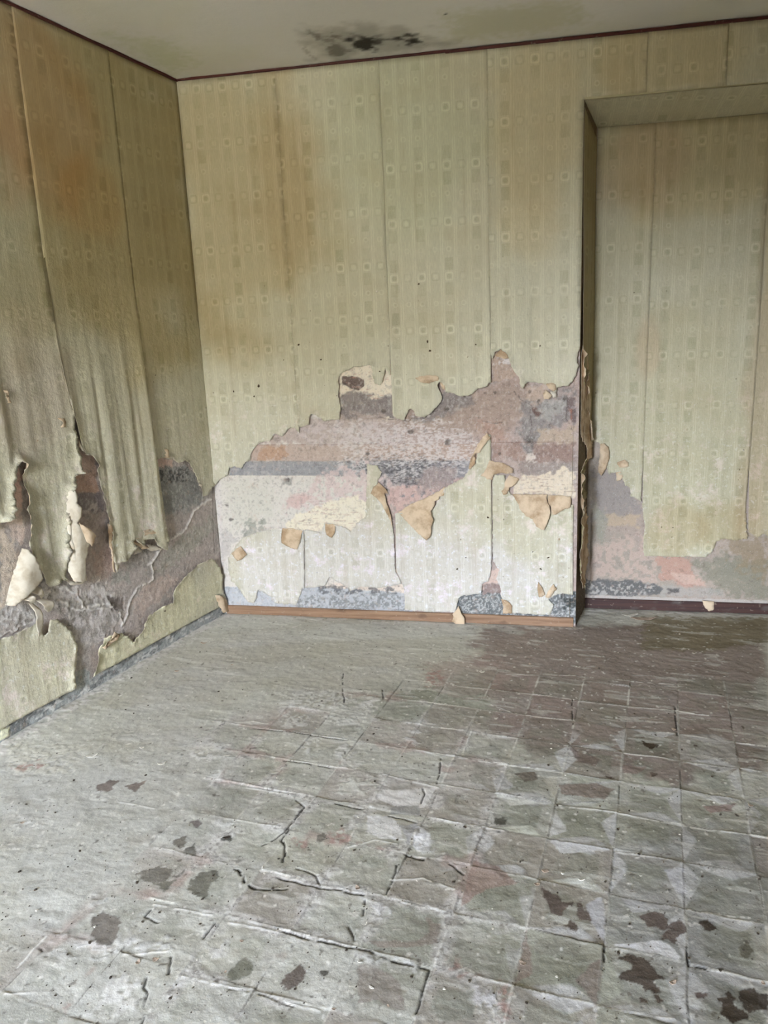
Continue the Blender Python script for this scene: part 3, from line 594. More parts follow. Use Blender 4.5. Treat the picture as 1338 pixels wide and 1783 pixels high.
# blue-grey painted strip above the board
B([(380, 1022), (560, 1022), (720, 1034), (720, 1070), (380, 1060)], (176, 182, 188), rag=.006, soft=.004); B([(500, 1040), (700, 1032), (712, 1064), (520, 1058)], (138, 142, 144), rag=.02, soft=.012, speck=(90, .42)); B([(550, 1020), (700, 1020), (690, 1034), (560, 1034)], (92, 94, 98), rag=.012, soft=.008, op=.8, speck=(60, .42))
B([(795, 1030), (880, 1028), (1010, 1030), (1010, 1085), (795, 1075)], (106, 112, 112), rag=.006, soft=.004); B([(800, 1035), (1005, 1035), (1005, 1080), (800, 1070)], (168, 172, 170), rag=.02, soft=.01, speck=(120, .50)); B([(978, 1032), (1003, 1032), (1003, 1064), (980, 1060)], (52, 60, 56), rag=.012, soft=.008, op=.85, speck=(40, .35)); B([(840, 1016), (878, 1016), (876, 1034), (842, 1034)], (150, 126, 118), rag=.008, soft=.005)
bare = fbm(X*70, Y*70, 3, 301); P.col *= (1-.18*sm(.62, .74, bare))[:, None]; P.col[:] = P.col+(lin((222, 214, 206))-P.col)*(sm(.60, .72, fbm(X*85, Y*60, 3, 302))*.2)[:, None]
P.h += (fbm(X*11, Y*11, 4, 303)-.62)*.006+(fbm(X*60, Y*60, 3, 304)-.6)*.002; P.h = np.minimum(P.h, .0015)
P.col = P.col+(P.col.mean(1)[:, None]-P.col)*.34; P.col = np.clip(P.col*1.22, 0, .88)
painted_surface('wall_back', SB, us, vs, P, M_PLASTER)
# the wall over the recess, its soffit and the reveal
def quad(name, pts, mat, sub=1, kind='structure'):
    a, b, c, d = [np.array(p, float) for p in pts]; V = []; F = []; n = sub
    for j in range(n+1):
        for i in range(n+1): s_, t_ = i/n, j/n; V.append((a*(1-s_)+b*s_)*(1-t_)+(d*(1-s_)+c*s_)*t_)
    for j in range(n):
        for i in range(n): k = j*(n+1)+i; F.append([k, k+1, k+n+2, k+n+1])
    o = make(name, V, F, mat, smooth=False); tag(o, kind=kind); return recentre(o)
URT = 3.75
ZL = A1[2]; LU = ue(ZL)
quad('wall_back_above_recess', [SB.P(LU, ZL), SB.P(URT, ZL), SB.P(URT, HC), SB.P(LU, HC)], M_WALLP)
quad('wall_recess_soffit', [SB.P(LU, ZL), SB.P(URT, ZL), SN.P(URT-2.05, B1[2]), SN.P(0, B1[2])], M_WALLP)
# --- recess wall
us = steps((0, 1.1, .004), (1.1, URT-2.05, .05)); vs = steps((0, 1.0, .004), (1.0, B1[2], .05))
U, V = grid(SN, us, vs); P = Paint(SN, U, V, (172, 156, 142)); X, Y = P.U, P.V; B = P.blob
mixall(sm(.42, .6, fbm(X*6, Y*8, 4, 3))*.6, (158, 150, 134)); mixall(sm(.5, .66, fbm(X*8, Y*11, 4, 8))*.5, (184, 168, 152))
B(k5((290, 820), (420, 820), (560, 980), (560, 1060), (300, 1080)), (152, 144, 138), rag=.03, soft=.02, op=.8); B(k5((300, 1000), (380, 1060), (340, 1200), (300, 1180)), (150, 152, 132), rag=.02, soft=.02, op=.6)
B(k5((290, 1220), (540, 1150), (640, 1280), (640, 1430), (280, 1400)), (196, 172, 156), rag=.03, soft=.02, op=.7, speck=(40, .38)); B(k5((370, 1050), (540, 1060), (540, 1120), (380, 1100)), (190, 168, 136), rag=.015, soft=.01, op=.7)
B(k5((640, 1280), (830, 1280), (840, 1370), (900, 1440), (780, 1440), (660, 1400)), (188, 148, 128), rag=.02, soft=.008, op=.9); B(k5((700, 1370), (860, 1380), (905, 1440), (790, 1430)), (200, 168, 150), rag=.008, soft=.004)
B(k5((840, 1300), (1000, 1270), (1240, 1300), (1245, 1530), (960, 1480), (900, 1400)), (140, 138, 118), rag=.04, soft=.02, op=.8); B(k5((1000, 1200), (1240, 1150), (1245, 1400), (1100, 1330)), (150, 132, 100), rag=.05, soft=.03, op=.7)
B(k5((640, 1440), (1000, 1460), (1000, 1500), (640, 1490)), (170, 166, 158), rag=.015, soft=.01, op=.6)
B(k5((245, 1405), (500, 1410), (660, 1440), (660, 1480), (500, 1500), (245, 1490)), (98, 100, 100), rag=.012, soft=.006, op=.9); B(k5((260, 1420), (640, 1430), (600, 1500), (260, 1490)), (170, 166, 158), rag=.02, soft=.01, speck=(90, .52)); B(k5((700, 1455), (760, 1455), (760, 1475), (710, 1478)), (104, 100, 96), rag=.01, soft=.006)
B(k5((240, 1490), (1245, 1520), (1245, 1540), (240, 1505)), (190, 184, 176), rag=.002, soft=.002, op=.8)
P.h += (fbm(X*11, Y*11, 4, 303)-.62)*.006+(fbm(X*60, Y*60, 3, 304)-.6)*.002; P.h = np.minimum(P.h, .0015)
P.col = P.col+(P.col.mean(1)[:, None]-P.col)*.15; P.col = np.clip(P.col*1.1, 0, .88)
painted_surface('wall_recess', SN, us, vs, P, M_PLASTER)
# --- reveal, its shade put into the brown base colour
us = steps((0, RW, .006)); vs = steps((0, A1[2], .012))
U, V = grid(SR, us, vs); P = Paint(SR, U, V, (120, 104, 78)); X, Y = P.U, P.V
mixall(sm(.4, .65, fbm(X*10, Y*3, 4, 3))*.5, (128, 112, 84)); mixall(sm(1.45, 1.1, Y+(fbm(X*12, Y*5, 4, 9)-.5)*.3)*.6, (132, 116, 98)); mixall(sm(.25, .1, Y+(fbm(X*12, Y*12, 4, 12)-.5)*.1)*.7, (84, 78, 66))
P.h += (fbm(X*18, Y*6, 3, 4)-.6)*.004
# top edge follows the sloping soffit
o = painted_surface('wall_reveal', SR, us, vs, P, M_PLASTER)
# --- left wall
us = steps((0, 1.75, .0042), (1.75, 7.2, .08)); vs = steps((0, 1.5, .0042), (1.5, HC, .05))
U, V = grid(SL, us, vs); P = Paint(SL, U, V, (146, 134, 124)); X, Y = P.U, P.V; B = P.blob
mixall(sm(.42, .6, fbm(X*5, Y*7, 4, 3))*.6, (134, 128, 118)); mixall(sm(.5, .66, fbm(X*7, Y*9, 4, 8))*.6, (164, 148, 138))
B(k2((400, 700), (520, 740), (540, 860), (390, 860)), (180, 150, 130), rag=.006, soft=.004); B(k2((385, 860), (525, 845), (550, 950), (380, 960)), (174, 134, 106), rag=.006, soft=.004)
B(k2((375, 955), (560, 945), (580, 1050), (370, 1080)), (120, 108, 106), rag=.01, soft=.006); B(k2((430, 1060), (540, 1000), (540, 1050), (440, 1080)), (176, 164, 156), rag=.015, soft=.006, op=.8, speck=(40, .4)); B(k2((370, 1060), (600, 1060), (620, 1400), (420, 1450), (360, 1300)), (156, 134, 120), rag=.03, soft=.02, op=.8); B(k2((520, 1290), (620, 1240), (640, 1400), (520, 1420)), (170, 138, 122), rag=.02, soft=.02, op=.8)
B(k2((860, 750), (960, 760), (960, 830), (860, 830)), (178, 146, 126), rag=.01, soft=.006); B(k2((870, 810), (1030, 800), (1090, 870), (1130, 1000), (1000, 1120), (890, 1100)), (116, 116, 110), rag=.012, soft=.006); B(k2((880, 820), (1040, 810), (1060, 880), (900, 900)), (60, 60, 58), rag=.012, soft=.006, op=.85, speck=(70, .46))
B(k2((890, 1100), (1120, 1010), (1190, 960), (1210, 1300), (1000, 1420), (850, 1450), (900, 1200)), (150, 136, 126), rag=.03, soft=.02, op=.8); B(k2((880, 1320), (1000, 1200), (1180, 1080), (1180, 1180), (1000, 1320), (880, 1420)), (140, 136, 118), rag=.03, soft=.02, op=.8)
B(k2((820, 1440), (960, 1410), (1000, 1420), (900, 1540), (760, 1640), (740, 1560)), (170, 146, 130), rag=.03, soft=.02, op=.8); B(k2((0, 1150), (60, 1180), (120, 1300), (160, 1400), (0, 1600)), (188, 168, 142), rag=.02, soft=.012, op=.85)
B(k2((40, 770), (90, 760), (120, 880), (120, 1045), (40, 1045)), (192, 156, 138), rag=.01, soft=.006); B(k2((40, 1040), (125, 1040), (130, 1250), (60, 1200)), (176, 156, 140), rag=.01, soft=.006)
B(k2((190, 1460), (360, 1450), (620, 1480), (640, 1560), (420, 1620), (260, 1560)), (176, 168, 160), rag=.04, soft=.02, op=.85, speck=(38, .38), h=.003); B(k2((0, 1590), (200, 1560), (260, 1640), (130, 1700), (0, 1700)), (176, 172, 166), rag=.02, soft=.015, op=.8, speck=(38, .35), h=.003)
B(k2((400, 1620), (600, 1570), (680, 1680), (700, 1783), (420, 1783)), (168, 160, 154), rag=.03, soft=.02, op=.8, speck=(30, .36), h=.002); B(k2((300, 1560), (560, 1540), (560, 1600), (400, 1640)), (124, 118, 104), rag=.03, soft=.02, op=.7)
B(k2((620, 1390), (720, 1390), (720, 1450), (620, 1450)), (132, 132, 118), rag=.01, soft=.01, op=.7); B(k2((600, 1520), (690, 1530), (690, 1600), (620, 1600)), (104, 92, 84), rag=.012, soft=.008, h=-.004)
B(k2((1195, 1380), (1245, 1480), (1250, 1600), (1200, 1500)), (120, 118, 114), rag=.008)
for pts, w_, hh in ((k2((1170, 985), (1080, 1040), (1030, 1150), (930, 1220), (850, 1320), (830, 1340)), .012, .009), (k2((835, 1330), (850, 1430), (760, 1480), (720, 1560), (710, 1620), (680, 1680)), .010, .008), (k2((300, 1460), (420, 1500), (460, 1580), (600, 1560)), .012, .007), (k2((600, 1560), (660, 1620), (680, 1660)), .006, .008), (k2((330, 1540), (420, 1600), (560, 1590), (620, 1580)), .008, .006), (k2((0, 1740), (120, 1690), (200, 1660)), .006, .005)):
    P.line(pts, w_, (196, 190, 180), op=.8, h=hh, wob=.012, brk=.28)
for pts in (k2((680, 1100), (700, 1130)), k2((600, 1540), (640, 1600), (680, 1650)), k2((190, 1440), (230, 1470)), k2((1180, 900), (1180, 1000), (1190, 1280))):
    P.line(pts, .005, (58, 50, 44), op=.7, h=-.003, wob=.006)
# blue-grey painted foot of the wall
n_ = fbm(X*12, Y*12, 4, 55); foot = sm(.064, .058, Y+(n_-.5)*.012)
mixall(foot, (128, 134, 132)); mixall(foot*sm(.5, .62, fbm(X*14, Y*50, 4, 56)), (96, 100, 98)); mixall(foot*sm(.6, .7, fbm(X*30, Y*60, 3, 57))*.7, (178, 180, 174))
B(c6((0, 560), (45, 555), (50, 600), (0, 620)), (206, 200, 140), rag=.006, soft=.005, h=.004); B(c6((370, 340), (380, 270), (440, 250), (465, 270), (465, 330), (400, 370)), (128, 134, 130), rag=.004, soft=.003)
P.h += (fbm(X*9, Y*9, 4, 303)-.6)*.010+(fbm(X*50, Y*50, 3, 304)-.6)*.003
P.col *= (1-.2*sm(.60, .72, fbm(X*60, Y*60, 3, 305)))[:, None]; P.col[:] = P.col+(lin((206, 200, 192))-P.col)*(sm(.60, .72, fbm(X*75, Y*55, 3, 306))*.2)[:, None]
P.col = P.col+(P.col.mean(1)[:, None]-P.col)*.42; P.col = np.clip(P.col*1.75, 0, .85)
P.U = X; mixall(sm(1.8, 2.1, X), (112, 98, 74))
painted_surface('wall_left', SL, us, vs, P, M_PLASTER)
# --- walls outside the frame
LBk = SL.P(7.2, 0); RB = SB.P(URT, 0)
xl = LBk[0]; xr = 3.0
quad('wall_recess_right', [SB.P(URT, 0), SB.P(URT, HC), SN.P(URT-2.05, B1[2]+.3), SN.P(URT-2.05, 0)], M_WALLP)
# sheets added behind the plaster to stop light leaks
for nm, sf, ua_, ub_ in (('wall_left_leak_stop', SL, -.3, 7.5), ('wall_back_leak_stop', SB, -.3, 1.97), ('wall_recess_leak_stop', SN, -.3, URT-1.7)):
    quad(nm, [sf.P(ua_, -.02, -.03), sf.P(ub_, -.02, -.03), sf.P(ub_, HC+.02, -.03), sf.P(ua_, HC+.02, -.03)], M_WALLP)
quad('wall_reveal_leak_stop', [A0-SR.n*.03-SR.U*.02, B0-SR.n*.03+SR.U*.3, B0-SR.n*.03+SR.U*.3+np.array([0, 0, HC]), A0-SR.n*.03-SR.U*.02+np.array([0, 0, HC])], M_WALLP)
quad('wall_right', [(RB[0], RB[1], 0), (xr, REAR_Y, 0), (xr, REAR_Y, HC), (RB[0], RB[1], HC)], M_ROOM)
def rear():
    x0, x1, z0, z1 = WIN; V = []; F = []
    for (a_, b_, c_, d_) in ((xl-.2, x0, 0, HC), (x1, xr, 0, HC), (x0, x1, 0, z0), (x0, x1, z1, HC)):
        k = len(V)
        for y in (REAR_Y, REAR_Y-.75): V += [(a_, y, c_), (b_, y, c_), (b_, y, d_), (a_, y, d_)]
        F += [[k, k+1, k+2, k+3], [k+7, k+6, k+5, k+4], [k, k+4, k+5, k+1], [k+1, k+5, k+6, k+2], [k+2, k+6, k+7, k+3], [k+3, k+7, k+4, k]]
    o = make('wall_rear', V, F, M_ROOM, smooth=False); tag(o, kind='structure'); return recentre(o)
rear()
# unseen block added to cut low sky light from the left-hand walls
nb = cuboid('added_sky_blocker', (-7.2, -22.0, -4.0), (14.0, -14.0, 4.3), M_FRAME); tag(nb, kind='structure')
wf = bpy.data.objects.new('window_1', None); col.objects.link(wf); wf['kind'] = 'structure'; wf.location = ((WIN[0]+WIN[1])/2, REAR_Y-.2, WIN[2])
x0, x1, z0, z1 = WIN; yy = REAR_Y-.65
for lo, hi in (((x0, yy, z0), (x0+.05, yy+.05, z1)), ((x1-.05, yy, z0), (x1, yy+.05, z1)), ((x0+.05, yy, z1-.05), (x1-.05, yy+.05, z1)), ((x0+.05, yy, z0), (x1-.05, yy+.05, z0+.05))):
    cuboid('window_frame', lo, hi, M_FRAME, wf)
# --- mouldings and boards
def strip(name, surf, u0, u1, z0, z1, h, mat, kind='structure', **k): o = box(name, surf, u0, u1, z0, z1, 0.0, h, mat, **k); tag(o, kind=kind); return o
uj = SB.uv(776, 85)[0]
strip('trim_1', SL, 0, 4.0, HC-.014, HC-.001, .010, M_TRIM)
strip('trim_2', SB, 0, uj, HC-.011, HC-.001, .010, M_TRIM); strip('trim_3', SB, uj, URT, HC-.016, HC-.003, .012, M_TRIM)
strip('baseboard_back', SB, .012, 2.006, 0, .053, .011, M_WOOD, bev=.003); 
strip('baseboard_recess', SN, 0.0, 1.6, 0, .060, .010, M_DARKWOOD, bev=.003)

# ------------------------------------------------------------------ wallpaper
TINT = {id(SB): [], id(SL): [], id(SN): [], id(SR): []}
def tb(surf, x, y, rx, ry, c, op=1.0):
    u, v = surf.uv(x, y); ua, _ = surf.uv(x+rx, y); _, va = surf.uv(x, y+ry)
    TINT[id(surf)].append((u, v, max(abs(ua-u), .05), max(abs(va-v), .05), c, op))
def tint_of(surf, u, v):
    c = np.ones((len(u), 3))
    for i, (cu, cv, ru, rv, cc, op) in enumerate(TINT[id(surf)]):
        d = np.sqrt(((u-cu)/ru)**2+((v-cv)/rv)**2)+(fbm(u*4, v*4, 3, 400+i)-.5)*.9
        m = (sm(1.15, .55, d)*op)[:, None]; c = c*(1-m)+c*np.array(cc)[None]*m
    return c
tb(SB, 420, 340, 170, 300, (.84, .77, .66)); tb(SB, 500, 330, 60, 230, (.94, .88, .80)); tb(SB, 700, 260, 160, 220, (.96, 1.0, .97)); tb(SB, 940, 240, 90, 200, (1.0, .93, .84)); tb(SB, 1180, 80, 200, 100, (.96, .88, .76))  # the left-hand tan tint also holds shade of the upper corner
tb(SB, 650, 1000, 400, 110, (1.14, 1.16, 1.40)); tb(SB, 450, 800, 120, 100, (1.03, 1.04, 1.08)); tb(SB, 400, 560, 70, 70, (.92, .87, .78), .7)
tb(SL, 200, 250, 400, 380, (.86, .84, .76)); tb(SL, 60, 180, 120, 190, (1.0, .84, .72)); tb(SL, 20, 280, 40, 120, (1.0, .84, .78), .6); tb(SL, 150, 350, 60, 80, (1.0, .84, .66), .7); tb(SL, 230, 350, 130, 330, (.88, .80, .64)); tb(SL, 50, 700, 80, 130, (.92, .88, .92)); tb(SL, 40, 560, 80, 40, (.95, .9, .86), .7); tb(SL, 250, 1090, 140, 90, (1.2, 1.2, 1.12)); tb(SL, 60, 1180, 120, 110, (1.16, 1.16, 1.18))  # upper shade and lower brightness are put in along with the stains
tb(SN, 1200, 700, 400, 400, (.90, .89, .85)); tb(SN, 1330, 700, 40, 400, (.92, .84, .78)); tb(SN, 1130, 300, 90, 90, (.96, .90, .90)); tb(SN, 1200, 260, 220, 120, (1.0, .93, .82)); tb(SN, 1200, 740, 130, 210, (.97, .96, .92)); tb(SN, 1130, 600, 25, 60, (1.0, .88, .84), .7); tb(SN, 1170, 920, 60, 50, (.9, .84, .76)); tb(SN, 1260, 920, 50, 60, (.9, .84, .74), .8)  # the overall recess tint also darkens the paper for weaker light

def ph(surf, x, y): v = surf.uv(x, y)[1]; return (round(v/.262)*.262)-v
def uvs(surf, pix): return [(*surf.uv(p[0], p[1]), p[2] if len(p) > 2 else 't') for p in pix]
def sheet_mesh(name, surf, poly, h0=.0035, amp=.004, vtop=2.0, lift=.008, edge=.0025, rag=.004, vfine=1.65, g=.012, seed=1, prof=None, mats=None, thick=.0007, parent=None, pshift=0.0, hill=1.0, rec=True):
    """paper with a ragged outline, folds and lifted edges; front, back and rim"""
    pts = []; torn = []; n = len(poly); npx = 0
    for i in range(n):
        u0, v0, f = poly[i]; u1, v1 = poly[(i+1) % n][:2]; L = math.hypot(u1-u0, v1-v0); fine = min(v0, v1) < vfine
        st = .005 if (f == 't') else (.02 if fine else .06); k = max(1, int(L/st)); nx, ny = -(v1-v0)/(L+1e-9), (u1-u0)/(L+1e-9)
        if f == 't': torn.append([(u0, v0), (u1, v1)])
        for j in range(k):
            t = j/k; u = u0+(u1-u0)*t; v = v0+(v1-v0)*t
            if f == 't' and (j or poly[i-1][2] == 't'):
                w = (float(fbm(np.array([u*95.]), np.array([v*95.]), 3, seed)[0])-.5)*2.6*rag; u += nx*w; v += ny*w
            pts.append((u, v))
    bnd = pts[:]
    us_ = [p[0] for p in bnd]; vs_ = [p[1] for p in bnd]
    X, Y = np.meshgrid(np.arange(min(us_), max(us_), g), np.arange(min(vs_), min(max(vs_), vfine+.02), g)); X = X.ravel(); Y = Y.ravel()
    if max(vs_) > vfine+.1:
        X2, Y2 = np.meshgrid(np.arange(min(us_), max(us_), .03), np.arange(vfine+.04, max(vs_), .04)); X = np.r_[X, X2.ravel()]; Y = np.r_[Y, Y2.ravel()]
    rs = np.random.RandomState(seed); X = X+rs.uniform(-.2, .2, X.size)*g; Y = Y+rs.uniform(-.2, .2, Y.size)*g
    if X.size:
        k = sdf(bnd, X, Y) < -g*.42; X, Y = X[k], Y[k]
    allp = [Vector(p) for p in bnd]+[Vector((float(a_), float(b_))) for a_, b_ in zip(X, Y)]
    nb = len(bnd)
    vco, _, fa, _, _, _ = delaunay_2d_cdt(allp, [(i, (i+1) % nb) for i in range(nb)], [list(range(nb))], 1, 1e-6)
    u = np.array([p[0] for p in vco]); v = np.array([p[1] for p in vco])
    if prof is not None: h = prof(u, v)
    else:
        A = amp*sm(vtop, vtop-.9, v)+.0002
        h = .003+(h0-.003)*(.25+.75*sm(vtop, vtop-.7, v))+A*(.2+fbm(u*15, v*.55, 3, seed+50)*2.2-.55)+A*.14*(fbm(u*34, v*20, 3, seed+60)-.5)*2
        for sg in torn:
            dd = dline(sg, u, v); wgt = np.exp(-dd/.016)*np.clip(fbm(u*22, v*22, 3, seed+70)*2.6-.7, 0, 1.4); h = np.maximum(h, h*(1-.2*wgt)+lift*wgt)
        de = np.abs(sdf(bnd, u, v)); h = h+edge*np.exp(-de/.010)*sm(vtop, vtop-.6, v)
        h = np.maximum(h, .0022)
    nv = len(u); front = surf.PA(u, v, h); back = surf.PA(u, v, h-thick)
    F = []; mi = []; ec = {}
    for f in fa:
        f = list(f); p = [(u[i], v[i]) for i in f]; ar = sum(p[i][0]*p[(i+1) % len(p)][1]-p[(i+1) % len(p)][0]*p[i][1] for i in range(len(p)))
        if (ar < 0) != surf.flip: f = f[::-1]
        F.append(f); mi.append(0)
        for i in range(len(f)): e = (f[i], f[(i+1) % len(f)]); ec[e] = 1
    nf = len(F)
    for f in F[:nf]: F.append([i+nv for i in f][::-1]); mi.append(1)
    for (a_, b_) in list(ec):
        if (b_, a_) not in ec: F.append([b_, a_, a_+nv, b_+nv]); mi.append(2)
    uu = np.r_[u, u]; vv = np.r_[v, v]
    off = {id(SB): 0.0, id(SL): .035, id(SN): .02, id(SR): .0}[id(surf)]
    uvw = np.stack([uu+off, vv+pshift, np.r_[h, h]], 1)
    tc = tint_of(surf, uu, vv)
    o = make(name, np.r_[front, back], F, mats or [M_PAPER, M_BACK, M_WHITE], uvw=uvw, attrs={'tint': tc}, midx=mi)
    recentre(o, surf)
    if parent: attach(o, parent)
    return o
def sheet(surf, pix, label, group='', raw=False, **k):
    poly = pix if raw else uvs(surf, pix)
    o = sheet_mesh('wallpaper_sheet', surf, poly, **k); tag(o, label, 'wallpaper', group or None); return o
def flap(parent, surf, pix, hinge, z0=.008, bulge=.03, seed=1, name='peeled_flap', label=None, front=None, tipz=.4, rag=.003):
    """a piece that has peeled forward and hangs, showing its tan back"""
    a_, b_ = [np.array(surf.uv(*p)) for p in hinge]; poly = uvs(surf, pix); P_ = np.array([p[:2] for p in poly])
    e = (b_-a_)/np.linalg.norm(b_-a_); nrm = np.array([-e[1], e[0]]); D = max(abs((P_-a_)@nrm))+1e-6
    def prof(u, v):
        t = np.clip(np.abs((u-a_[0])*nrm[0]+(v-a_[1])*nrm[1])/D, 0, 1)
        s_ = (u-a_[0])*e[0]+(v-a_[1])*e[1]
        return z0+bulge*(np.sin(np.clip(t*2.2, 0, 1)*math.pi/2)*(1-t*(1-tipz)))+.006*(fbm(s_*14+seed, t*2, 3, seed)-.5)*t+.0045*np.sin(s_*55+seed)*t
    o = sheet_mesh(name, surf, poly, g=.008, seed=seed, prof=prof, mats=[front or M_BACK, M_PAPER, M_WHITE], parent=parent, rag=rag)
    if label: o['label'] = label
    return o
def curl(parent, surf, p0, p1, r0, r1, h, turn=300, start=-60, mat=None, name='curled_edge', seed=1, w=.15, thick=.0006):
    """a rolled-up edge of paper: an open spiral tube tapering along its length"""
    a_ = np.array(surf.uv(*p0)); b_ = np.array(surf.uv(*p1)); L = np.linalg.norm(b_-a_); e = (b_-a_)/L; nr = np.array([-e[1], e[0]])
    n = max(6, int(L/.008)); m = 22; U_ = []; V_ = []; H_ = []
    for i in range(n+1):
        t = i/n; r = (r0+(r1-r0)*t)*(1+.25*(float(fbm(np.array([t*6.]), np.array([seed*3.3]), 2, seed)[0])-.5)*2)
        for j in range(m+1):
            s_ = j/m; an = math.radians(start+turn*s_); rr = r*(1-.35*s_)
            en = L*w*.12*math.sin(s_*7+seed)*(1 if i in (0, n) else 0)
            c = a_+e*(L*t+en)+nr*(math.cos(an)*rr); U_.append(c[0]); V_.append(c[1]); H_.append(max(h+r*1.0+math.sin(an)*rr, .003))
    u = np.array(U_); v = np.array(V_); hh = np.array(H_); nv = len(u); pts = surf.PA(u, v, hh)
    F = []
    for i in range(n):
        for j in range(m): k = i*(m+1)+j; F.append([k, k+1, k+m+2, k+m+1])
    # thickness along the local normal, approximated towards the spiral's middle
    cen = np.repeat(np.array([surf.P(*(a_+e*L*i/n), h+(r0+(r1-r0)*i/n)) for i in range(n+1)]), m+1, 0)
    d = cen-pts; d /= np.linalg.norm(d, axis=1)[:, None]+1e-9
    F2 = [[x+nv for x in f][::-1] for f in F]; rim = []
    for i in range(n): k = i*(m+1); rim.append([k+m+1, k, k+nv, k+m+1+nv]); k += m; rim.append([k, k+m+1, k+m+1+nv, k+nv])
    for j in range(m): rim.append([j, j+1, j+1+nv, j+nv]); k = n*(m+1)+j; rim.append([k+1, k, k+nv, k+1+nv])
    mt = mat or M_WHITE
    o = make(name, np.r_[pts, pts+d*thick], F+F2+rim, [mt, M_BACK], uvw=np.stack([np.r_[u, u], np.r_[v, v], np.r_[hh, hh]], 1), attrs={'tint': np.ones((nv*2, 3))}, midx=[0]*len(F)+[1]*(len(F2)+len(rim)))
    recentre(o, surf)
    if parent: attach(o, parent)
    return o
def tab(parent, surf, x, y, s, ang, seed, mat=None):
    """a small torn tab standing off the paper"""
    u, v = surf.uv(x, y); rs = random.Random(seed); n = rs.randint(5, 7); pts = []
    for i in range(n):
        a_ = 2*math.pi*i/n; r = s*(.55+.6*rs.random()); pts.append((u+math.cos(a_)*r*.75*math.cos(ang)-math.sin(a_)*r*math.sin(ang)*.5, v+math.cos(a_)*r*.75*math.sin(ang)+math.sin(a_)*r*math.cos(ang)*.5, 't'))
    def prof(uu, vv):
        t = ((uu-u)*math.cos(ang+.8)+(vv-v)*math.sin(ang+.8))/s; return .008+np.clip(t+.8, 0, 2)**1.5*s*.35
    return sheet_mesh('torn_tab', surf, pts, g=.006, seed=seed, prof=prof, mats=[mat or M_BACK, M_PAPER, M_WHITE], parent=parent, rag=.0015)

zt = HC-.013
def top(surf, u): return (u, zt, 's')
vb = lambda surf, pix, f='t': [(*surf.uv(*p), f) for p in pix]
D1, D2, D3 = .531, 1.062, 1.580
E1 = ue(2.0)
# back wall, upper sheets
s1 = sheet(SB, [(.003, zt, 's'), (.003, .80, 't')]+vb(SB, [(370, 850), (384, 835), (399, 826), (401, 814), (411, 812), (422, 815), (429, 804), (438, 799), (438, 790), (447, 776), (452, 771), (472, 767), (480, 755), (493, 760), (503, 747), (513, 744)])+[(D1+.004, 1.07, 's'), (D1+.003, 1.5, 's'), (D1+.003, zt, 's')],
    'yellowed patterned wallpaper sheet on the back wall, left end against the corner', raw=True, pshift=ph(SB, 480, 289), seed=11, amp=.0035, edge=.002)
s2 = sheet(SB, [(D1-.002, zt, 's')]+[(D1-.001, 1.12, 't')]+vb(SB, [(523, 743), (540, 739), (541, 726), (544, 720), (552, 722), (561, 727), (566, 732), (580, 731), (592, 730), (595, 708), (591, 690), (592, 674), (590, 660), (597, 649), (606, 645), (618, 639), (632, 638), (649, 636), (650, 655), (654, 668), (664, 670), (670, 655), (672, 640), (679, 650)])+[(D2-.006, 1.37, 's'), (D2, 1.6, 's'), (D2, zt, 's')],
    'patterned wallpaper sheet, back wall, foot torn around a gap with brown oval hole', raw=True, pshift=ph(SB, 560, 328), seed=12, h0=.0045, amp=.007, edge=.003)
s3 = sheet(SB, [(D2-.003, zt, 's'), (D2-.001, 1.5, 's')]+[(D2-.001, 1.18, 't')]+vb(SB, [(686, 722), (692, 728), (706, 731), (708, 723), (712, 714), (717, 711), (723, 714), (725, 723), (740, 726), (752, 719), (759, 711), (769, 699), (771, 690), (768, 683), (763, 671), (766, 664), (774, 668), (776, 682), (784, 683), (793, 685), (800, 689), (817, 689), (826, 684), (833, 676), (845, 674), (853, 666)])+[(D3+.001, 1.32, 's'), (D3+.003, 1.9, 's'), (D3+.003, zt, 's')],
    'greenish patterned wallpaper sheet mid back wall with a long tongue at its foot', raw=True, pshift=ph(SB, 790, 336), seed=13, h0=.006, amp=.009, edge=.0045, vtop=2.3)
s4 = sheet(SB, [(D3-.002, zt, 's'), (D3-.001, 1.8, 's'), (D3, 1.48, 't')]+vb(SB, [(858, 628), (862, 614), (873, 608), (885, 617), (888, 628), (892, 640), (904, 656), (907, 674), (912, 678), (914, 668), (921, 665), (937, 666), (953, 669), (962, 678), (968, 685), (971, 674), (990, 671), (1002, 656), (1007, 637), (1004, 622), (1009, 609)])+[(ue(1.5)-.001, 1.5, 's'), (ue(ZL)-.001, ZL, 's'), (ue(ZL)-.001, ZL+.01, 's'), (E1+.28, ZL+.008, 's'), (E1+.28, zt, 's')],
    'blistered patterned wallpaper sheet on the back wall reaching the recess edge', raw=True, pshift=ph(SB, 930, 459), seed=14, amp=.010, edge=.003, vtop=2.4)
# over the recess and on its soffit
s5 = sheet(SB, [(E1+.281, zt, 's'), (E1+.281, ZL+.006, 's'), (2.65, ZL+.004, 's'), (2.65, zt, 's')], 'patterned wallpaper above the recess opening, left of the vertical seam there', raw=True, seed=15, amp=.001, pshift=.04)
s6 = sheet(SB, [(2.651, zt, 's'), (2.651, ZL+.004, 's'), (3.6, ZL+.004, 's'), (3.6, zt, 's')], 'patterned wallpaper above the recess opening, right of the vertical seam at the border', raw=True, seed=16, h0=.0045, amp=.001)
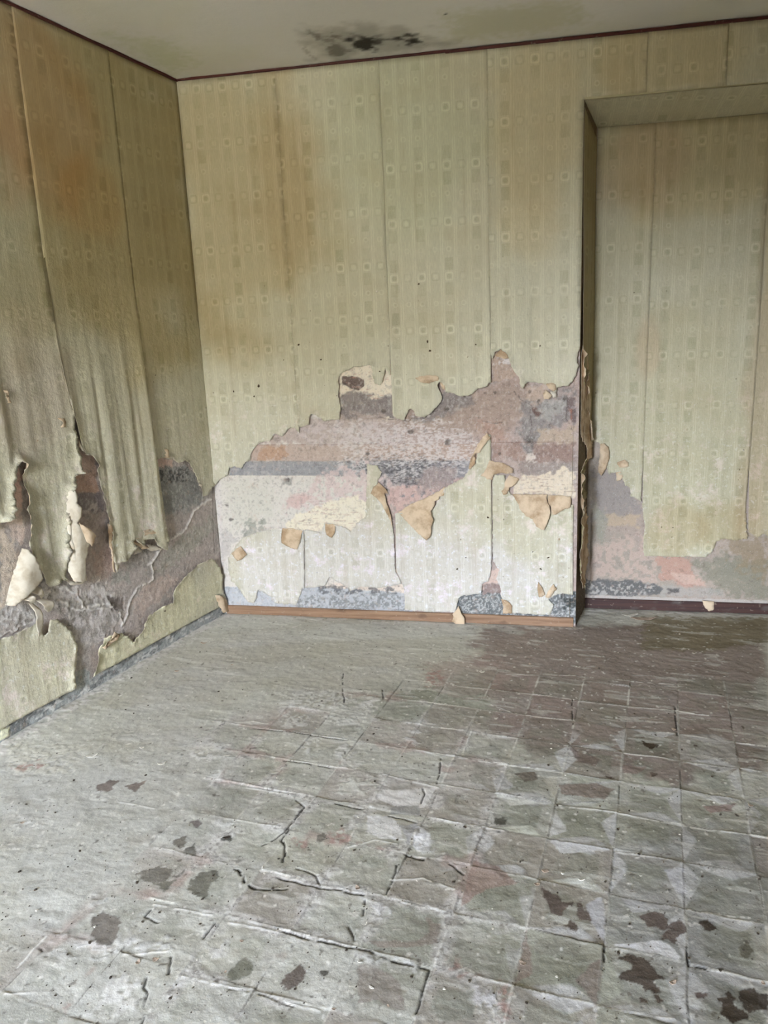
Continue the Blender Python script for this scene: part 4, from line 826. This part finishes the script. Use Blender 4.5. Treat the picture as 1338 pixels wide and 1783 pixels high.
# recess back wall
zn = B1[2]-.004
def pn(*a): return vb(SN, a)
s7 = sheet(SN, [(.004, zn, 's'), (.004, .93, 't')]+pn((1031, 768), (1044, 770), (1052, 800), (1061, 825), (1073, 822), (1074, 837), (1080, 830), (1085, 835), (1089, 845), (1097, 848), (1098, 864), (1108, 866), (1116, 872))+[(.294, 1.0, 's'), (.294, zn, 's')],
    'narrow patterned wallpaper sheet on the recess wall beside the dark reveal', raw=True, pshift=ph(SN, 1100, 290), seed=17, amp=.003, edge=.001)
s8 = sheet(SN, [(.290, zn, 's'), (.291, .9, 's')]+pn((1119, 872), (1119, 890), (1123, 910), (1120, 940), (1121, 966), (1150, 968), (1190, 968), (1228, 968), (1240, 958), (1246, 942), (1260, 936), (1280, 940), (1300, 937))+[(.829, .60, 's'), (.833, 1.0, 's'), (.834, zn, 's')],
    'broad green-tinged wallpaper sheet in the middle of the recess wall', raw=True, pshift=ph(SN, 1240, 831), seed=18, h0=.006, amp=.008, vtop=2.2, edge=.004)
s9 = sheet(SN, [(.831, zn, 's'), (.831, .9, 's')]+pn((1303, 925), (1318, 935), (1330, 928), (1345, 940))+[(1.36, .55, 's'), (1.36, zn, 's')],
    'browned wallpaper sheet on the recess wall at the right border of the photo', raw=True, seed=19, amp=.003)
# soffit of the recess, as its own paper
def sofit():
    V = []; F = []; mi = []; n = 30; m = 6
    for layer in (0, 1):
        for i in range(n+1):
            u = 1.70*i/n
            for j in range(m+1):
                t = j/m; p = SB.P(LU+.002+u, ZL)*(1-t)+SN.P(u+.003, B1[2])*t; V.append(p+np.array([0, 0, -.003-.001*math.sin(u*11+t*3)+layer*.0007]))
    N_ = (n+1)*(m+1)
    for i in range(n):
        for j in range(m): k = i*(m+1)+j; f = [k, k+m+1, k+m+2, k+1]; F.append(f[::-1]); mi.append(0); F.append([x+N_ for x in f]); mi.append(1)
    V = np.array(V); uvw = np.stack([(V-A1)@UB, V[:, 1]*.9, V[:, 2]], 1)
    o = make('wallpaper_sheet', V, F, [M_PAPER, M_BACK], uvw=uvw, attrs={'tint': np.full((len(V), 3), .93)*np.array([1, .97, .90])}, midx=mi); recentre(o, SB)
    tag(o, 'yellow-brown wallpaper on the sloping underside of the recess head', 'wallpaper')
sofit()
# reveal: one tall sheet above, split and curling strips below
TINT[id(SR)].append((.15, 1.3, 2, 3, (.66, .58, .42), 1.0))  # shade of the reveal put into its paper tint
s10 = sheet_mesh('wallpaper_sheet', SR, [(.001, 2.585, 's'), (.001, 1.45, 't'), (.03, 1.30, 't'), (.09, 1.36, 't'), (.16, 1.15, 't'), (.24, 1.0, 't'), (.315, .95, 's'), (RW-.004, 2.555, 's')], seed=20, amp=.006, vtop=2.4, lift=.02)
tag(s10, 'shaded brownish wallpaper on the narrow left side of the recess', 'wallpaper')
RVC = [((.02, 1.95), (.03, 1.28), .006, .010), ((.09, 1.40), (.11, .98), .012, .010), ((.18, 1.25), (.17, .86), .010, .006)]
# lower remnants, back wall
r1 = sheet(SB, [(x, y, 't') for x, y in ((398, 970), (404, 962), (412, 950), (424, 935), (438, 930), (452, 925), (470, 921), (486, 919), (510, 921), (530, 922), (531, 980))]+[(531, 1023, 't'), (527, 1023, 't'), (524, 1035, 't'), (520, 1044, 't'), (517, 1052, 't'), (500, 1051, 't'), (481, 1050, 't'), (476, 1042, 't'), (469, 1035, 't'), (450, 1026, 't'), (448, 1038, 't'), (444, 1049, 't'), (432, 1047, 't'), (424, 1035, 't'), (416, 1023, 't'), (404, 1010, 't'), (398, 990, 't')],
    'whitish wallpaper remnant low on the back wall nearest the left corner', seed=31, amp=.0012, vtop=2.5, h0=.0035, lift=.004)
r2 = sheet(SB, [(x, y, 't') for x, y in ((532, 921), (560, 927), (566, 910), (586, 913), (603, 918), (612, 925), (624, 908), (637, 899), (639, 860), (640, 807), (650, 809), (658, 810), (665, 822), (658, 839), (660, 862), (671, 884), (683, 908), (687, 930), (689, 992), (696, 1006), (700, 1016), (680, 1020), (658, 1023), (628, 1020), (611, 1029), (606, 1021), (588, 1012), (575, 1004), (566, 1020), (545, 1022), (532, 1023))],
    'whitish low wallpaper remnant with a tall narrow point and an arrow-shaped flap', seed=32, amp=.0015, vtop=2.5, h0=.004, lift=.005)
r3 = sheet(SB, [(x, y, 't') for x, y in ((689, 893), (700, 892), (731, 905), (752, 890), (768, 864), (776, 848), (794, 839), (808, 831), (814, 822), (828, 807), (833, 788), (842, 773), (847, 756), (855, 757))]+[(856, 830, 's'), (857, 900, 's'), (857, 970, 't'), (856, 990, 't'), (851, 1010, 't'), (840, 1016, 't'), (839, 1032, 't'), (808, 1036, 't'), (799, 1041, 't'), (796, 1058, 't'), (793, 1065, 't'), (750, 1064, 't'), (706, 1061, 't'), (706, 1038, 't'), (703, 1018, 't'), (691, 990, 's'), (690, 930, 's')],
    'large whitish wallpaper remnant low on the back wall with a tan triangular flap', seed=33, amp=.002, vtop=2.5, h0=.0055, lift=.006, edge=.003)
r4 = sheet(SB, [(858, 836, 't'), (862, 826, 't'), (878, 826, 't'), (884, 850, 't'), (893, 862, 't'), (904, 875, 't'), (930, 900, 't'), (955, 890, 't'), (975, 885, 't'), (999, 878, 's'), (998, 940, 's'), (998, 1035, 't'), (985, 1032, 't'), (968, 1035, 't'), (956, 1041, 't'), (964, 1053, 't'), (959, 1070, 't'), (925, 1068, 't'), (891, 1066, 't'), (880, 1050, 't'), (873, 1035, 't'), (873, 1023, 't'), (865, 1007, 't'), (870, 992, 't'), (859, 976, 't'), (858, 900, 's')],
    'whitish wallpaper remnant low beside the recess edge, two tan flaps at its top', seed=34, amp=.0018, vtop=2.5, h0=.0035, lift=.006)
# flaps of the remnants
flap(r2, SB, k3((1005, 905), (1040, 935), (1068, 972), (1040, 962), (1052, 1010), (1075, 1080), (1088, 1165), (1060, 1090), (1030, 1030), (1000, 995), (985, 985), (960, 970), (975, 935)), k3((1005, 905), (960, 970)), bulge=.018, seed=41, tipz=.7)
flap(r3, SB, k4((112, 1075), (180, 1028), (240, 1005), (300, 975), (340, 955), (375, 930), (370, 975), (345, 985), (340, 1000), (320, 1010), (318, 1035), (300, 1060), (302, 1090), (315, 1112), (300, 1150), (298, 1200), (275, 1228), (230, 1190), (170, 1130)), k4((112, 1070), (375, 935)), bulge=.026, seed=42, tipz=.85)
flap(r3, SB, k4((505, 832), (520, 770), (545, 720), (560, 690), (590, 650), (612, 625), (634, 655), (600, 690), (575, 735), (545, 745), (545, 800), (520, 830)), k4((600, 630), (505, 832)), bulge=.02, seed=43, z0=.010)
flap(r3, SB, k4((452, 1600), (470, 1640), (490, 1665), (488, 1700), (472, 1724), (445, 1700), (415, 1682), (425, 1655), (418, 1640), (440, 1620)), k4((440, 1600), (455, 1600)), bulge=.02, seed=44, z0=.014, tipz=.9)
flap(r4, SB, k4((625, 780), (660, 790), (700, 795), (755, 825), (760, 850), (720, 855), (690, 848), (650, 862), (640, 892), (615, 885), (600, 870), (575, 865), (600, 840)), k4((620, 782), (755, 822)), bulge=.02, seed=45, z0=.010)
flap(r4, SB, k4((738, 862), (790, 885), (775, 915), (740, 935), (725, 972), (700, 975), (693, 955), (712, 935), (710, 905)), k4((738, 862), (790, 885)), bulge=.016, seed=46, z0=.009)
flap(r4, SB, k4((755, 972), (860, 973), (950, 975), (948, 1010), (965, 1040), (968, 1080), (950, 1130), (935, 1170), (915, 1165), (890, 1150), (870, 1110), (830, 1090), (800, 1055), (785, 1020)), k4((755, 972), (950, 975)), bulge=.024, seed=47, tipz=.9, z0=.009)
flap(r4, SB, k4((952, 978), (1005, 978), (1085, 985), (1082, 1045), (1040, 1058), (1000, 1085), (975, 1088), (975, 1045), (958, 1030)), k4((952, 978), (1085, 985)), bulge=.014, seed=48, tipz=.9, z0=.008)
flap(r1, SB, k3((462, 1165), (520, 1165), (578, 1178), (565, 1240), (550, 1285), (500, 1265), (460, 1245)), k3((462, 1165), (578, 1178)), bulge=.014, seed=49, tipz=.9, label='pale tan square flap folded down')
flap(r2, SB, k3((705, 1135), (765, 1145), (760, 1185), (745, 1215), (715, 1200), (708, 1170)), k3((705, 1135), (765, 1145)), bulge=.010, seed=50, tipz=.9)
flap(r1, SB, k3((175, 1305), (205, 1280), (230, 1265), (265, 1310), (240, 1335), (215, 1345)), k3((175, 1305), (230, 1265)), bulge=.010, seed=51, tipz=.9)
flap(r4, SB, k4((690, 1560), (720, 1565), (755, 1600), (750, 1640), (700, 1645), (705, 1600)), k4((690, 1560), (750, 1600)), bulge=.012, seed=52, z0=.012)
flap(r4, SB, k4((900, 1465), (925, 1500), (940, 1540), (905, 1550), (893, 1510)), k4((900, 1465), (895, 1545)), bulge=.018, seed=53, z0=.008); flap(r4, SB, k4((985, 1478), (1005, 1500), (970, 1555), (940, 1550), (960, 1510)), k4((940, 1550), (985, 1480)), bulge=.018, seed=54, z0=.008)
flap(s3, SB, k4((205, 318), (235, 305), (290, 300), (338, 308), (345, 328), (290, 345), (240, 340)), k4((205, 318), (345, 325)), bulge=.012, seed=55, z0=.012, tipz=.8, label='pale tan tongue folded down')
flap(s3, SB, k4((345, 345), (365, 335), (375, 352), (378, 385), (362, 380), (352, 365)), k4((345, 345), (375, 350)), bulge=.014, seed=56, z0=.01)
flap(s4, SB, k4((945, 352), (975, 342), (1000, 350), (1003, 380), (985, 392), (960, 375)), k4((945, 352), (1000, 350)), bulge=.02, seed=57, z0=.012)
flap(s4, SB, k4((925, 405), (945, 385), (965, 400), (978, 415), (960, 435), (935, 435)), k4((925, 405), (945, 385)), bulge=.02, seed=58, z0=.012); flap(s4, SB, k4((965, 385), (1000, 398), (1005, 425), (985, 428), (975, 405)), k4((965, 385), (1000, 398)), bulge=.022, seed=59, z0=.012, front=M_WHITE)
flap(s4, SB, k4((655, 190), (690, 155), (720, 175), (735, 205), (700, 210)), k4((655, 200), (735, 205)), bulge=.010, seed=60, z0=.010)
flap(s7, SN, k5((330, 665), (350, 658), (375, 680), (380, 740), (365, 790), (335, 835), (318, 815), (325, 740)), k5((335, 660), (318, 815)), bulge=.022, seed=61, z0=.010)
flap(s7, SN, k5((422, 765), (440, 755), (460, 750), (485, 765), (480, 790), (450, 795), (430, 790)), k5((422, 770), (480, 790)), bulge=.014, seed=62, z0=.008); flap(s7, SN, k5((415, 820), (440, 812), (455, 840), (440, 860), (420, 865)), k5((415, 820), (455, 830)), bulge=.012, seed=63, z0=.008)
# curled strips on the edge of the reveal
for i, ((ua, va), (ub_, vb_), ra, rb) in enumerate(RVC):
    pass
def rev_strip(pts, seed, bulge=.03, lab=None):
    poly = [(u_, v_, 't') for u_, v_ in pts]; u0 = min(p[0] for p in pts)
    def prof(u, v): return .006+bulge*sm(0, .10, u-u0)*(.4+.9*fbm(v*5, u*8, 2, seed))
    return sheet_mesh('curled_strip', SR, poly, g=.01, seed=seed, prof=prof, mats=[M_BACK, M_PAPER, M_WHITE], parent=s10, rag=.006)
rev_strip([(.01, 1.45), (.035, 1.50), (.07, 1.30), (.06, 1.0), (.02, 1.05)], 71, .022); rev_strip([(.10, 1.40), (.15, 1.45), (.20, 1.2), (.17, .95), (.12, 1.0)], 72, .02); rev_strip([(.20, 1.15), (.27, 1.1), (.27, .9), (.22, .88)], 73, .03)
r5 = sheet_mesh('wallpaper_sheet', SR, [(.03, .56, 't'), (.10, .66, 't'), (.19, .58, 't'), (.21, .35, 't'), (.17, .16, 't'), (.12, .22, 't'), (.06, .20, 't'), (.02, .30, 't')], seed=21, amp=.003, h0=.008, lift=.016, mats=[M_BACK, M_PAPER, M_WHITE])
tag(r5, 'tan curling paper remnant low inside the narrow side of the recess', 'wallpaper')
r6 = sheet_mesh('wallpaper_sheet', SR, [(.0, .85, 't'), (.05, .92, 't'), (.10, .80, 't'), (.09, .70, 't'), (.04, .64, 't'), (.0, .62, 't')], seed=22, amp=.004, h0=.006, lift=.02)
tag(r6, 'small brown paper scrap on the recess side above the tan curling remnant', 'wallpaper')
# left wall, upper sheets
L1, L2 = .503, 1.035
l2 = sheet(SL, [(.003, zt, 's'), (.003, .78, 't')]+vb(SL, [(366, 850), (358, 862), (350, 865), (345, 843), (340, 832), (333, 818), (326, 806), (317, 802), (307, 806), (298, 799), (290, 800), (283, 795), (270, 800)])+[(L1-.02, 1.0, 's'), (L1-.004, 1.45, 's'), (L1, zt, 's')],
    'brownish patterned wallpaper sheet on the left wall, against the corner', raw=True, seed=81, amp=.004, edge=.002)
l1 = sheet(SL, [(L1-.003, zt, 's'), (L1-.005, 1.5, 's'), (L1-.012, 1.1, 's'), (L1-.015, .72, 't')]+vb(SL, [(284, 940), (283, 956), (273, 957), (266, 950), (258, 938), (246, 940), (239, 950), (232, 946), (226, 938), (222, 945), (225, 953), (220, 968), (213, 975), (207, 978), (200, 978), (195, 996), (191, 975), (188, 953), (187, 925), (181, 905), (177, 880), (171, 858), (166, 835), (160, 811), (154, 793), (144, 792), (137, 782), (133, 768), (128, 748)])+[(*SL.uv(115, 705), 's'), (*SL.uv(104, 655), 's'), (*SL.uv(94, 600), 's'), (L2+.003, zt, 's')],
    'long wallpaper sheet on the left wall hanging in folds, pale curls at its foot', raw=True, seed=82, h0=.010, amp=.020, edge=.006, lift=.014, vtop=1.9)
l0 = sheet(SL, [(L2-.002, zt, 's'), (*SL.uv(97, 600), 's'), (*SL.uv(107, 655), 's')]+vb(SL, [(117, 700), (121, 716), (122, 735), (124, 761), (129, 795), (132, 824), (122, 827), (121, 840), (115, 850), (112, 870), (110, 905), (110, 960), (108, 1009), (94, 1012), (85, 1018), (75, 1020), (63, 1006), (56, 990), (45, 970), (41, 953), (40, 915), (38, 887), (36, 860), (33, 830), (30, 808), (24, 802), (20, 815), (17, 840), (14, 862), (13, 887), (8, 900), (2, 905), (-30, 920)])+[(1.9, .9, 's'), (1.75, zt, 's')],
    'stained split wallpaper sheet at the left border of the photo with white curled edge', raw=True, seed=83, h0=.008, amp=.014, edge=.006, lift=.02, vtop=2.0)
# its rolled and hanging pieces
flap(l0, SL, k2((350, 930), (368, 935), (376, 965), (374, 1005), (396, 1032), (396, 1075), (378, 1108), (372, 1112), (395, 1130), (430, 1150), (466, 1182), (455, 1215), (440, 1245), (436, 1280), (418, 1310), (424, 1370), (430, 1432), (400, 1440), (368, 1436), (352, 1380), (335, 1300), (330, 1200), (326, 1080)), k2((330, 940), (340, 1430)), bulge=.055, z0=.012, seed=91, front=M_WHITE, tipz=.75, label='white curled edge of the torn sheet')
flap(l0, SL, k2((378, 1112), (430, 1150), (466, 1182), (442, 1240), (425, 1220), (405, 1180)), k2((378, 1112), (425, 1225)), bulge=.02, z0=.062, seed=92, label='tan folded tip')
curl(l0, SL, k2((345, 1080))[0], k2((392, 1430))[0], .012, .018, .02, turn=250, start=-90, seed=93)
cone = flap(l0, SL, k2((92, 1252), (118, 1268), (160, 1345), (192, 1418), (150, 1460), (100, 1510), (60, 1545), (38, 1570), (5, 1568), (20, 1500), (50, 1400), (75, 1310)), k2((80, 1260), (10, 1560)), bulge=.045, z0=.02, seed=94, tipz=.8, front=M_WHITE, label='pale paper cone folded over and hanging')
wb_ = [k2((160, 1500), (180, 1455), (205, 1510), (188, 1532)), k2((188, 1545), (215, 1535), (250, 1545), (256, 1570), (240, 1600), (215, 1608), (192, 1585)), k2((140, 1555), (160, 1548), (178, 1600), (185, 1680), (175, 1725), (155, 1740), (140, 1680)), k2((80, 1535), (130, 1498), (135, 1545), (105, 1552))]
for i, w_ in enumerate(wb_): flap(l0, SL, w_, (w_[0], w_[1]), bulge=.035+.01*i, z0=.012, seed=95+i, front=M_WHITE, tipz=.8, label='white torn curl')
flap(l0, SL, k2((330, 1430), (370, 1436), (432, 1434), (425, 1450), (395, 1452), (360, 1460)), k2((330, 1430), (425, 1430)), bulge=.03, z0=.02, seed=99, front=M_WHITE)
flap(l1, SL, k2((582, 1118), (600, 1128), (604, 1170), (600, 1260), (612, 1330), (622, 1394), (606, 1385), (598, 1300), (585, 1200)), k2((582, 1118), (600, 1380)), bulge=.018, z0=.014, seed=100)
flap(l1, SL, k2((702, 1198), (720, 1195), (745, 1200), (775, 1225), (800, 1250), (770, 1262), (742, 1240), (722, 1232)), k2((702, 1198), (800, 1240)), bulge=.02, z0=.014, seed=101, label='tan lip curled forward'); flap(l1, SL, k2((728, 1245), (745, 1240), (768, 1272), (740, 1285), (720, 1290)), k2((728, 1245), (768, 1262)), bulge=.02, z0=.012, seed=102, front=M_WHITE)
flap(l1, SL, k2((800, 1235), (850, 1240), (875, 1262), (830, 1270), (795, 1262)), k2((800, 1235), (860, 1240)), bulge=.018, z0=.014, seed=103, front=M_WHITE); flap(l1, SL, k2((775, 1160), (800, 1150), (840, 1152), (850, 1170), (810, 1178), (780, 1190)), k2((775, 1160), (845, 1155)), bulge=.014, z0=.018, seed=104)
flap(l1, SL, k2((412, 640), (428, 690), (448, 725), (478, 742), (455, 735), (430, 715), (415, 690)), k2((412, 640), (460, 738)), bulge=.02, z0=.014, seed=105, front=M_WHITE)
flap(l2, SL, k2((905, 705), (925, 712), (918, 735), (925, 752), (900, 755), (890, 745), (908, 730)), k2((905, 705), (900, 755)), bulge=.014, z0=.01, seed=106); flap(l2, SL, k2((1090, 890), (1105, 895), (1102, 915), (1088, 908)), k2((1090, 890), (1105, 895)), bulge=.016, z0=.008, seed=107, front=M_WHITE)
flap(l0, SL, k2((300, 535), (325, 535), (345, 555), (342, 585), (315, 590), (325, 560)), k2((300, 535), (315, 590)), bulge=.02, z0=.014, seed=108); flap(l0, SL, k2((5, 380), (20, 390), (30, 430), (45, 450), (25, 450), (8, 420)), k2((5, 380), (25, 450)), bulge=.02, z0=.014, seed=109)
# left wall, lower remnants
q1 = sheet(SL, vb(SL, [(-40, 1125), (0, 1110), (14, 1105), (27, 1100), (38, 1092), (47, 1090), (54, 1086), (60, 1083), (64, 1095), (72, 1106), (80, 1100), (82, 1078), (94, 1078), (104, 1085), (112, 1092), (118, 1100), (124, 1110), (129, 1120), (128, 1140), (129, 1154), (123, 1166), (124, 1181), (126, 1190), (124, 1198)])+[(*SL.uv(118, 1203), 's'), (*SL.uv(60, 1234), 's'), (*SL.uv(0, 1267), 's'), (*SL.uv(-40, 1290), 's')],
    'pale wallpaper remnant low on the left wall at the left border of the photo', raw=True, seed=84, amp=.003, vtop=2.5, h0=.008, lift=.008, edge=.003)
q2 = sheet(SL, [(*SL.uv(157, 1178), 's'), (*SL.uv(200, 1155), 's'), (*SL.uv(262, 1120), 's'), (*SL.uv(329, 1084), 's')]+vb(SL, [(378, 1057), (388, 1052), (390, 1040), (384, 1024), (383, 1000), (377, 987), (371, 976), (364, 971), (355, 975), (342, 983), (330, 993), (318, 1003), (302, 1022), (298, 1035), (295, 1050), (280, 1054), (267, 1066), (256, 1070), (248, 1081), (247, 1092), (243, 1101), (234, 1110), (229, 1117), (222, 1110), (215, 1107), (205, 1102), (190, 1103), (178, 1112), (170, 1126), (164, 1150), (162, 1166), (158, 1174)]),
    'yellow-green wallpaper remnant low on the left wall, rising towards the corner', raw=True, seed=85, amp=.003, vtop=2.5, h0=.007, lift=.010, edge=.003)
flap(q2, SL, c6((515, 140), (530, 110), (555, 85), (568, 60), (595, 68), (585, 95), (560, 110), (545, 130), (520, 150)), c6((515, 140), (590, 66)), bulge=.03, z0=.012, seed=110); flap(q2, SL, [(372, 1036), (379, 1036), (388, 1044), (394, 1056), (392, 1064), (383, 1066), (378, 1055)], [(372, 1036), (380, 1065)], bulge=.03, z0=.010, seed=111, label='grey-tan corner lifted off the wall')
# small torn tabs on the sheets, the dark ones painted as shaded nicks
for i, (sh, sf, x, y, s_, a_) in enumerate((
    (s3, SB, 745, 595, .011, 1.4), (s3, SB, 750, 611, .014, .1), (s3, SB, 792, 616, .010, .5), (s3, SB, 816, 623, .013, .8), (s3, SB, 818, 682, .010, .2), (s3, SB, 829, 600, .009, .9), (s3, SB, 730, 495, .009, 1.2), (s2, SB, 657, 508, .010, .6), (s2, SB, 521, 600, .010, .3), (s1, SB, 452, 672, .014, 1.5), (s1, SB, 444, 690, .010, .9), (s1, SB, 408, 681, .010, 1.5), (s1, SB, 365, 648, .009, 1.3),
    (s2, SB, 662, 647, .010, .4), (s2, SB, 560, 626, .011, .1), (s4, SB, 941, 602, .011, 1.2), (s4, SB, 925, 662, .008, .2), (l0, SL, 70, 703, .014, .2), (l0, SL, 60, 768, .014, 2.8), (l0, SL, 62, 810, .012, .8), (l0, SL, 55, 890, .014, .1), (l0, SL, 64, 935, .012, 2.5), (l0, SL, 76, 736, .008, 0), (l0, SL, 10, 812, .014, .2), (l1, SL, 172, 739, .018, 2.8), (l1, SL, 205, 738, .012, 2.9), (l1, SL, 192, 845, .009, .2), (l1, SL, 220, 865, .010, .3), (l1, SL, 250, 873, .014, .2), (l1, SL, 260, 823, .012, .1), (l1, SL, 238, 775, .014, 2.0), (l1, SL, 200, 607, .008, 0), (l2, SL, 275, 692, .008, 0), (l2, SL, 268, 653, .008, .6), (l1, SL, 193, 888, .020, .9),
    (r4, SB, 955, 970, .012, .5), (r4, SB, 974, 938, .013, .9), (r4, SB, 980, 1004, .012, 1.9), (r4, SB, 928, 960, .009, .4), (r3, SB, 797, 990, .012, 1.5), (r3, SB, 850, 900, .010, 2.7), (r3, SB, 812, 970, .008, 1.), (r1, SB, 408, 996, .012, .5), (r4, SB, 942, 990, .010, 2.4), (s8, SN, 1171, 918, .008, .4), (s8, SN, 1170, 935, .008, 1.4), (s8, SN, 1152, 917, .008, .2), (s7, SN, 1045, 747, .014, .5), (s7, SN, 1104, 510, .007, .2), (q1, SL, 30, 1170, .010, .3), (q1, SL, 100, 1215, .008, .3), (q2, SL, 284, 1065, .014, 1.2))):
    tab(sh, sf, x, y, s_, a_, 500+i, mat=(M_WHITE if i % 5 == 2 else M_NICK_SHADE if (s_ < .0125 or i % 2) else M_BACK))
# paper tab hanging over the recess board
t_ = sheet_mesh('paper_scrap', SN, vb(SN, [(1222, 1044), (1243, 1046), (1243, 1060), (1236, 1063), (1230, 1060), (1224, 1052)]), seed=120, prof=lambda u, v: np.full(len(u), .014), mats=[M_BACK, M_BACK, M_WHITE])
tag(t_, 'small pinkish paper scrap hanging over the dark board of the recess', 'paper scrap')

# ------------------------------------------------------------------ loose pieces on the floor
fus, fvs, fh = FLOOR_P
def fheight(x, y): return float(fh[int(np.clip(np.searchsorted(fvs, y), 0, len(fvs)-1)), int(np.clip(np.searchsorted(fus, x), 0, len(fus)-1))])
def chip(name, x, y, sx_, sy_, ang, seed, mat, th=.0015, curlh=.0):
    rs = random.Random(seed); n = rs.randint(6, 9); V = []; ring = []
    for i in range(n):
        a_ = 2*math.pi*i/n; r = .65+.5*rs.random(); ring.append((math.cos(a_)*r*sx_, math.sin(a_)*r*sy_))
    z = lambda px, py: curlh*(px/sx_)**2+(rs.random()*.3)*th
    V += [(0, 0, th+.0)]; V += [(px*.6, py*.6, th+z(px*.6, py*.6)) for px, py in ring]; V += [(px, py, th*.7+z(px, py)) for px, py in ring]; V += [(px, py, z(px, py)-th*.2) for px, py in ring]; V += [(0, 0, 0)]
    F = []
    for i in range(n):
        j = (i+1) % n; F += [[0, 1+i, 1+j], [1+i, 1+n+i, 1+n+j, 1+j], [1+n+i, 1+2*n+i, 1+2*n+j, 1+n+j], [1+2*n+i, 1+3*n, 1+2*n+j]]
    o = make(name, V, F, mat, smooth=False); o.location = (x, y, fheight(x, y)-.0004); o.rotation_euler = (0, 0, ang); return o
big = [(355, 1120, .022, .012, 2, 'peach paper fragment lying alone near the left wall foot', 'paper_fragment'), (308, 1168, .011, .009, 2, 'small reddish fragment lying on the dusty floor left of centre', 'paper_fragment'), (282, 1330, .016, .010, 1, 'curled pale paper shaving on the grey floor, upper left of the two brown stains', 'paper_fragment'),
       (1120, 1078, .075, .030, 2, 'large peach paper scrap lying on the floor before the recess', 'paper_scrap'), (1098, 1072, .05, .014, 1, 'thin pale paper strip under the top of the large peach scrap', 'paper_scrap'), (513, 1092, .02, .008, 1, 'white flake on the floor close to the brown baseboard', 'plaster_flake'), (395, 1459, .014, .008, 0, 'flat black fragment on the grey floor beside a pale smear', 'dark_fragment'),
       (950, 1516, .012, .008, 2, 'small red-brown fragment with a dark shadow near a tile corner', 'dark_fragment'), (1172, 1711, .010, .007, 2, 'rusty pebble right of the largest dark stains', 'dark_fragment'), (1013, 1533, .010, .003, 1, 'bright white sliver lying on a pale tile kite', 'plaster_flake'), (840, 1170, .012, .008, 1, 'white crumb standing at the tip of a pale tile line', 'plaster_flake'), (160, 1318, .026, .006, 1, 'long white flake on the left part of the floor', 'plaster_flake'), (247, 1302, .014, .006, 1, 'small curved white flake right of the long white one', 'plaster_flake'), (1113, 1490, .006, .004, 0, 'black crumb on a pale joint between green-grey tiles', 'dark_fragment'), (1096, 1412, .006, .004, 0, 'black crumb on the joint under the brown smears', 'dark_fragment')]
for i, (x, y, a_, b_, m_, lab, nm) in enumerate(big):
    u, v = SF.uv(x, y); o = chip(nm, u, v, a_, b_, (-.1 if m_ else .3)+(i % 3)*.2, 900+i, M_CRUMB[m_], th=.0018, curlh=(.012 if a_ > .02 else .004)); tag(o, lab, nm.replace('_', ' '))
protos = [chip(n_, 0, 0, a_, b_, 0, 950+i, M_CRUMB[m_], th=t_, curlh=c_) for i, (n_, a_, b_, m_, t_, c_) in enumerate((('floor_crumb', .0055, .0035, 0, .0028, 0), ('floor_crumb', .004, .004, 0, .003, 0), ('plaster_flake', .008, .004, 1, .0014, .002), ('plaster_flake', .005, .004, 1, .0022, 0), ('paper_flake', .009, .006, 2, .001, .004)))]
info = [('dark crumb lying among many on the dusty tile floor', 'crumb', 'dark crumbs scattered on the floor'), ('dark crumb lying among many on the dusty tile floor', 'crumb', 'dark crumbs scattered on the floor'), ('pale plaster flake lying among many on the floor', 'flake', 'plaster flakes scattered on the floor'), ('pale plaster flake lying among many on the floor', 'flake', 'plaster flakes scattered on the floor'), ('tan wallpaper flake lying loose on the floor', 'flake', 'tan paper flakes scattered on the floor')]
rs = random.Random(3); used = [False]*5; cnt = 0; bigxy = [SF.uv(b_[0], b_[1]) for b_ in big]
while cnt < 210:
    y = 1078+(rs.random()**1.5)*695; x = rs.random()*1330+4
    if y > 1760 or (x < 394 and y < 1305-x*.58) or (x > 1000 and y < 1082) or (394 <= x <= 1010 and y < 1100): continue
    u, v = SF.uv(x, y)
    if any(math.hypot(u-a_, v-b_) < .05 for a_, b_ in bigxy): continue
    bigxy.append((u, v)) if cnt % 2 else None
    k = rs.choices(range(5), (34, 26, 18, 14, 8))[0]
    if not used[k]: o = protos[k]; used[k] = True
    else: o = protos[k].copy(); col.objects.link(o)
    o.location = (u, v, fheight(u, v)-.0003); o.rotation_euler = (0, 0, rs.random()*6.28); s_ = .45+rs.random()*.7; o.scale = (s_, s_, s_)
    tag(o, *info[k]); cnt += 1
# the finest grit, past counting: one object
V = []; F = []
for i in range(1500):
    y = 1076+(rs.random()**1.4)*700; x = rs.random()*1338
    if (x < 394 and y < 1300-x*.58) or (x > 1000 and y < 1076) or (394 <= x <= 1010 and y < 1096): continue
    u, v = SF.uv(x, y); z = fheight(u, v)-.0003; s_ = .0010+rs.random()*.0016; a_ = rs.random()*6.28; k = len(V)
    for j in range(4): V.append((u+math.cos(a_+j*1.57)*s_*(1+.6*(j % 2)), v+math.sin(a_+j*1.57)*s_*(1+.6*(j % 2)), z))
    V.append((u, v, z+s_*1.2)); F += [[k, k+1, k+4], [k+1, k+2, k+4], [k+2, k+3, k+4], [k+3, k, k+4], [k+3, k+2, k+1, k]]
o = recentre(make('floor_grit', V, F, M_CRUMB[0], smooth=False)); tag(o, 'fine dark grit strewn over the whole dusty floor', 'grit', kind='stuff')
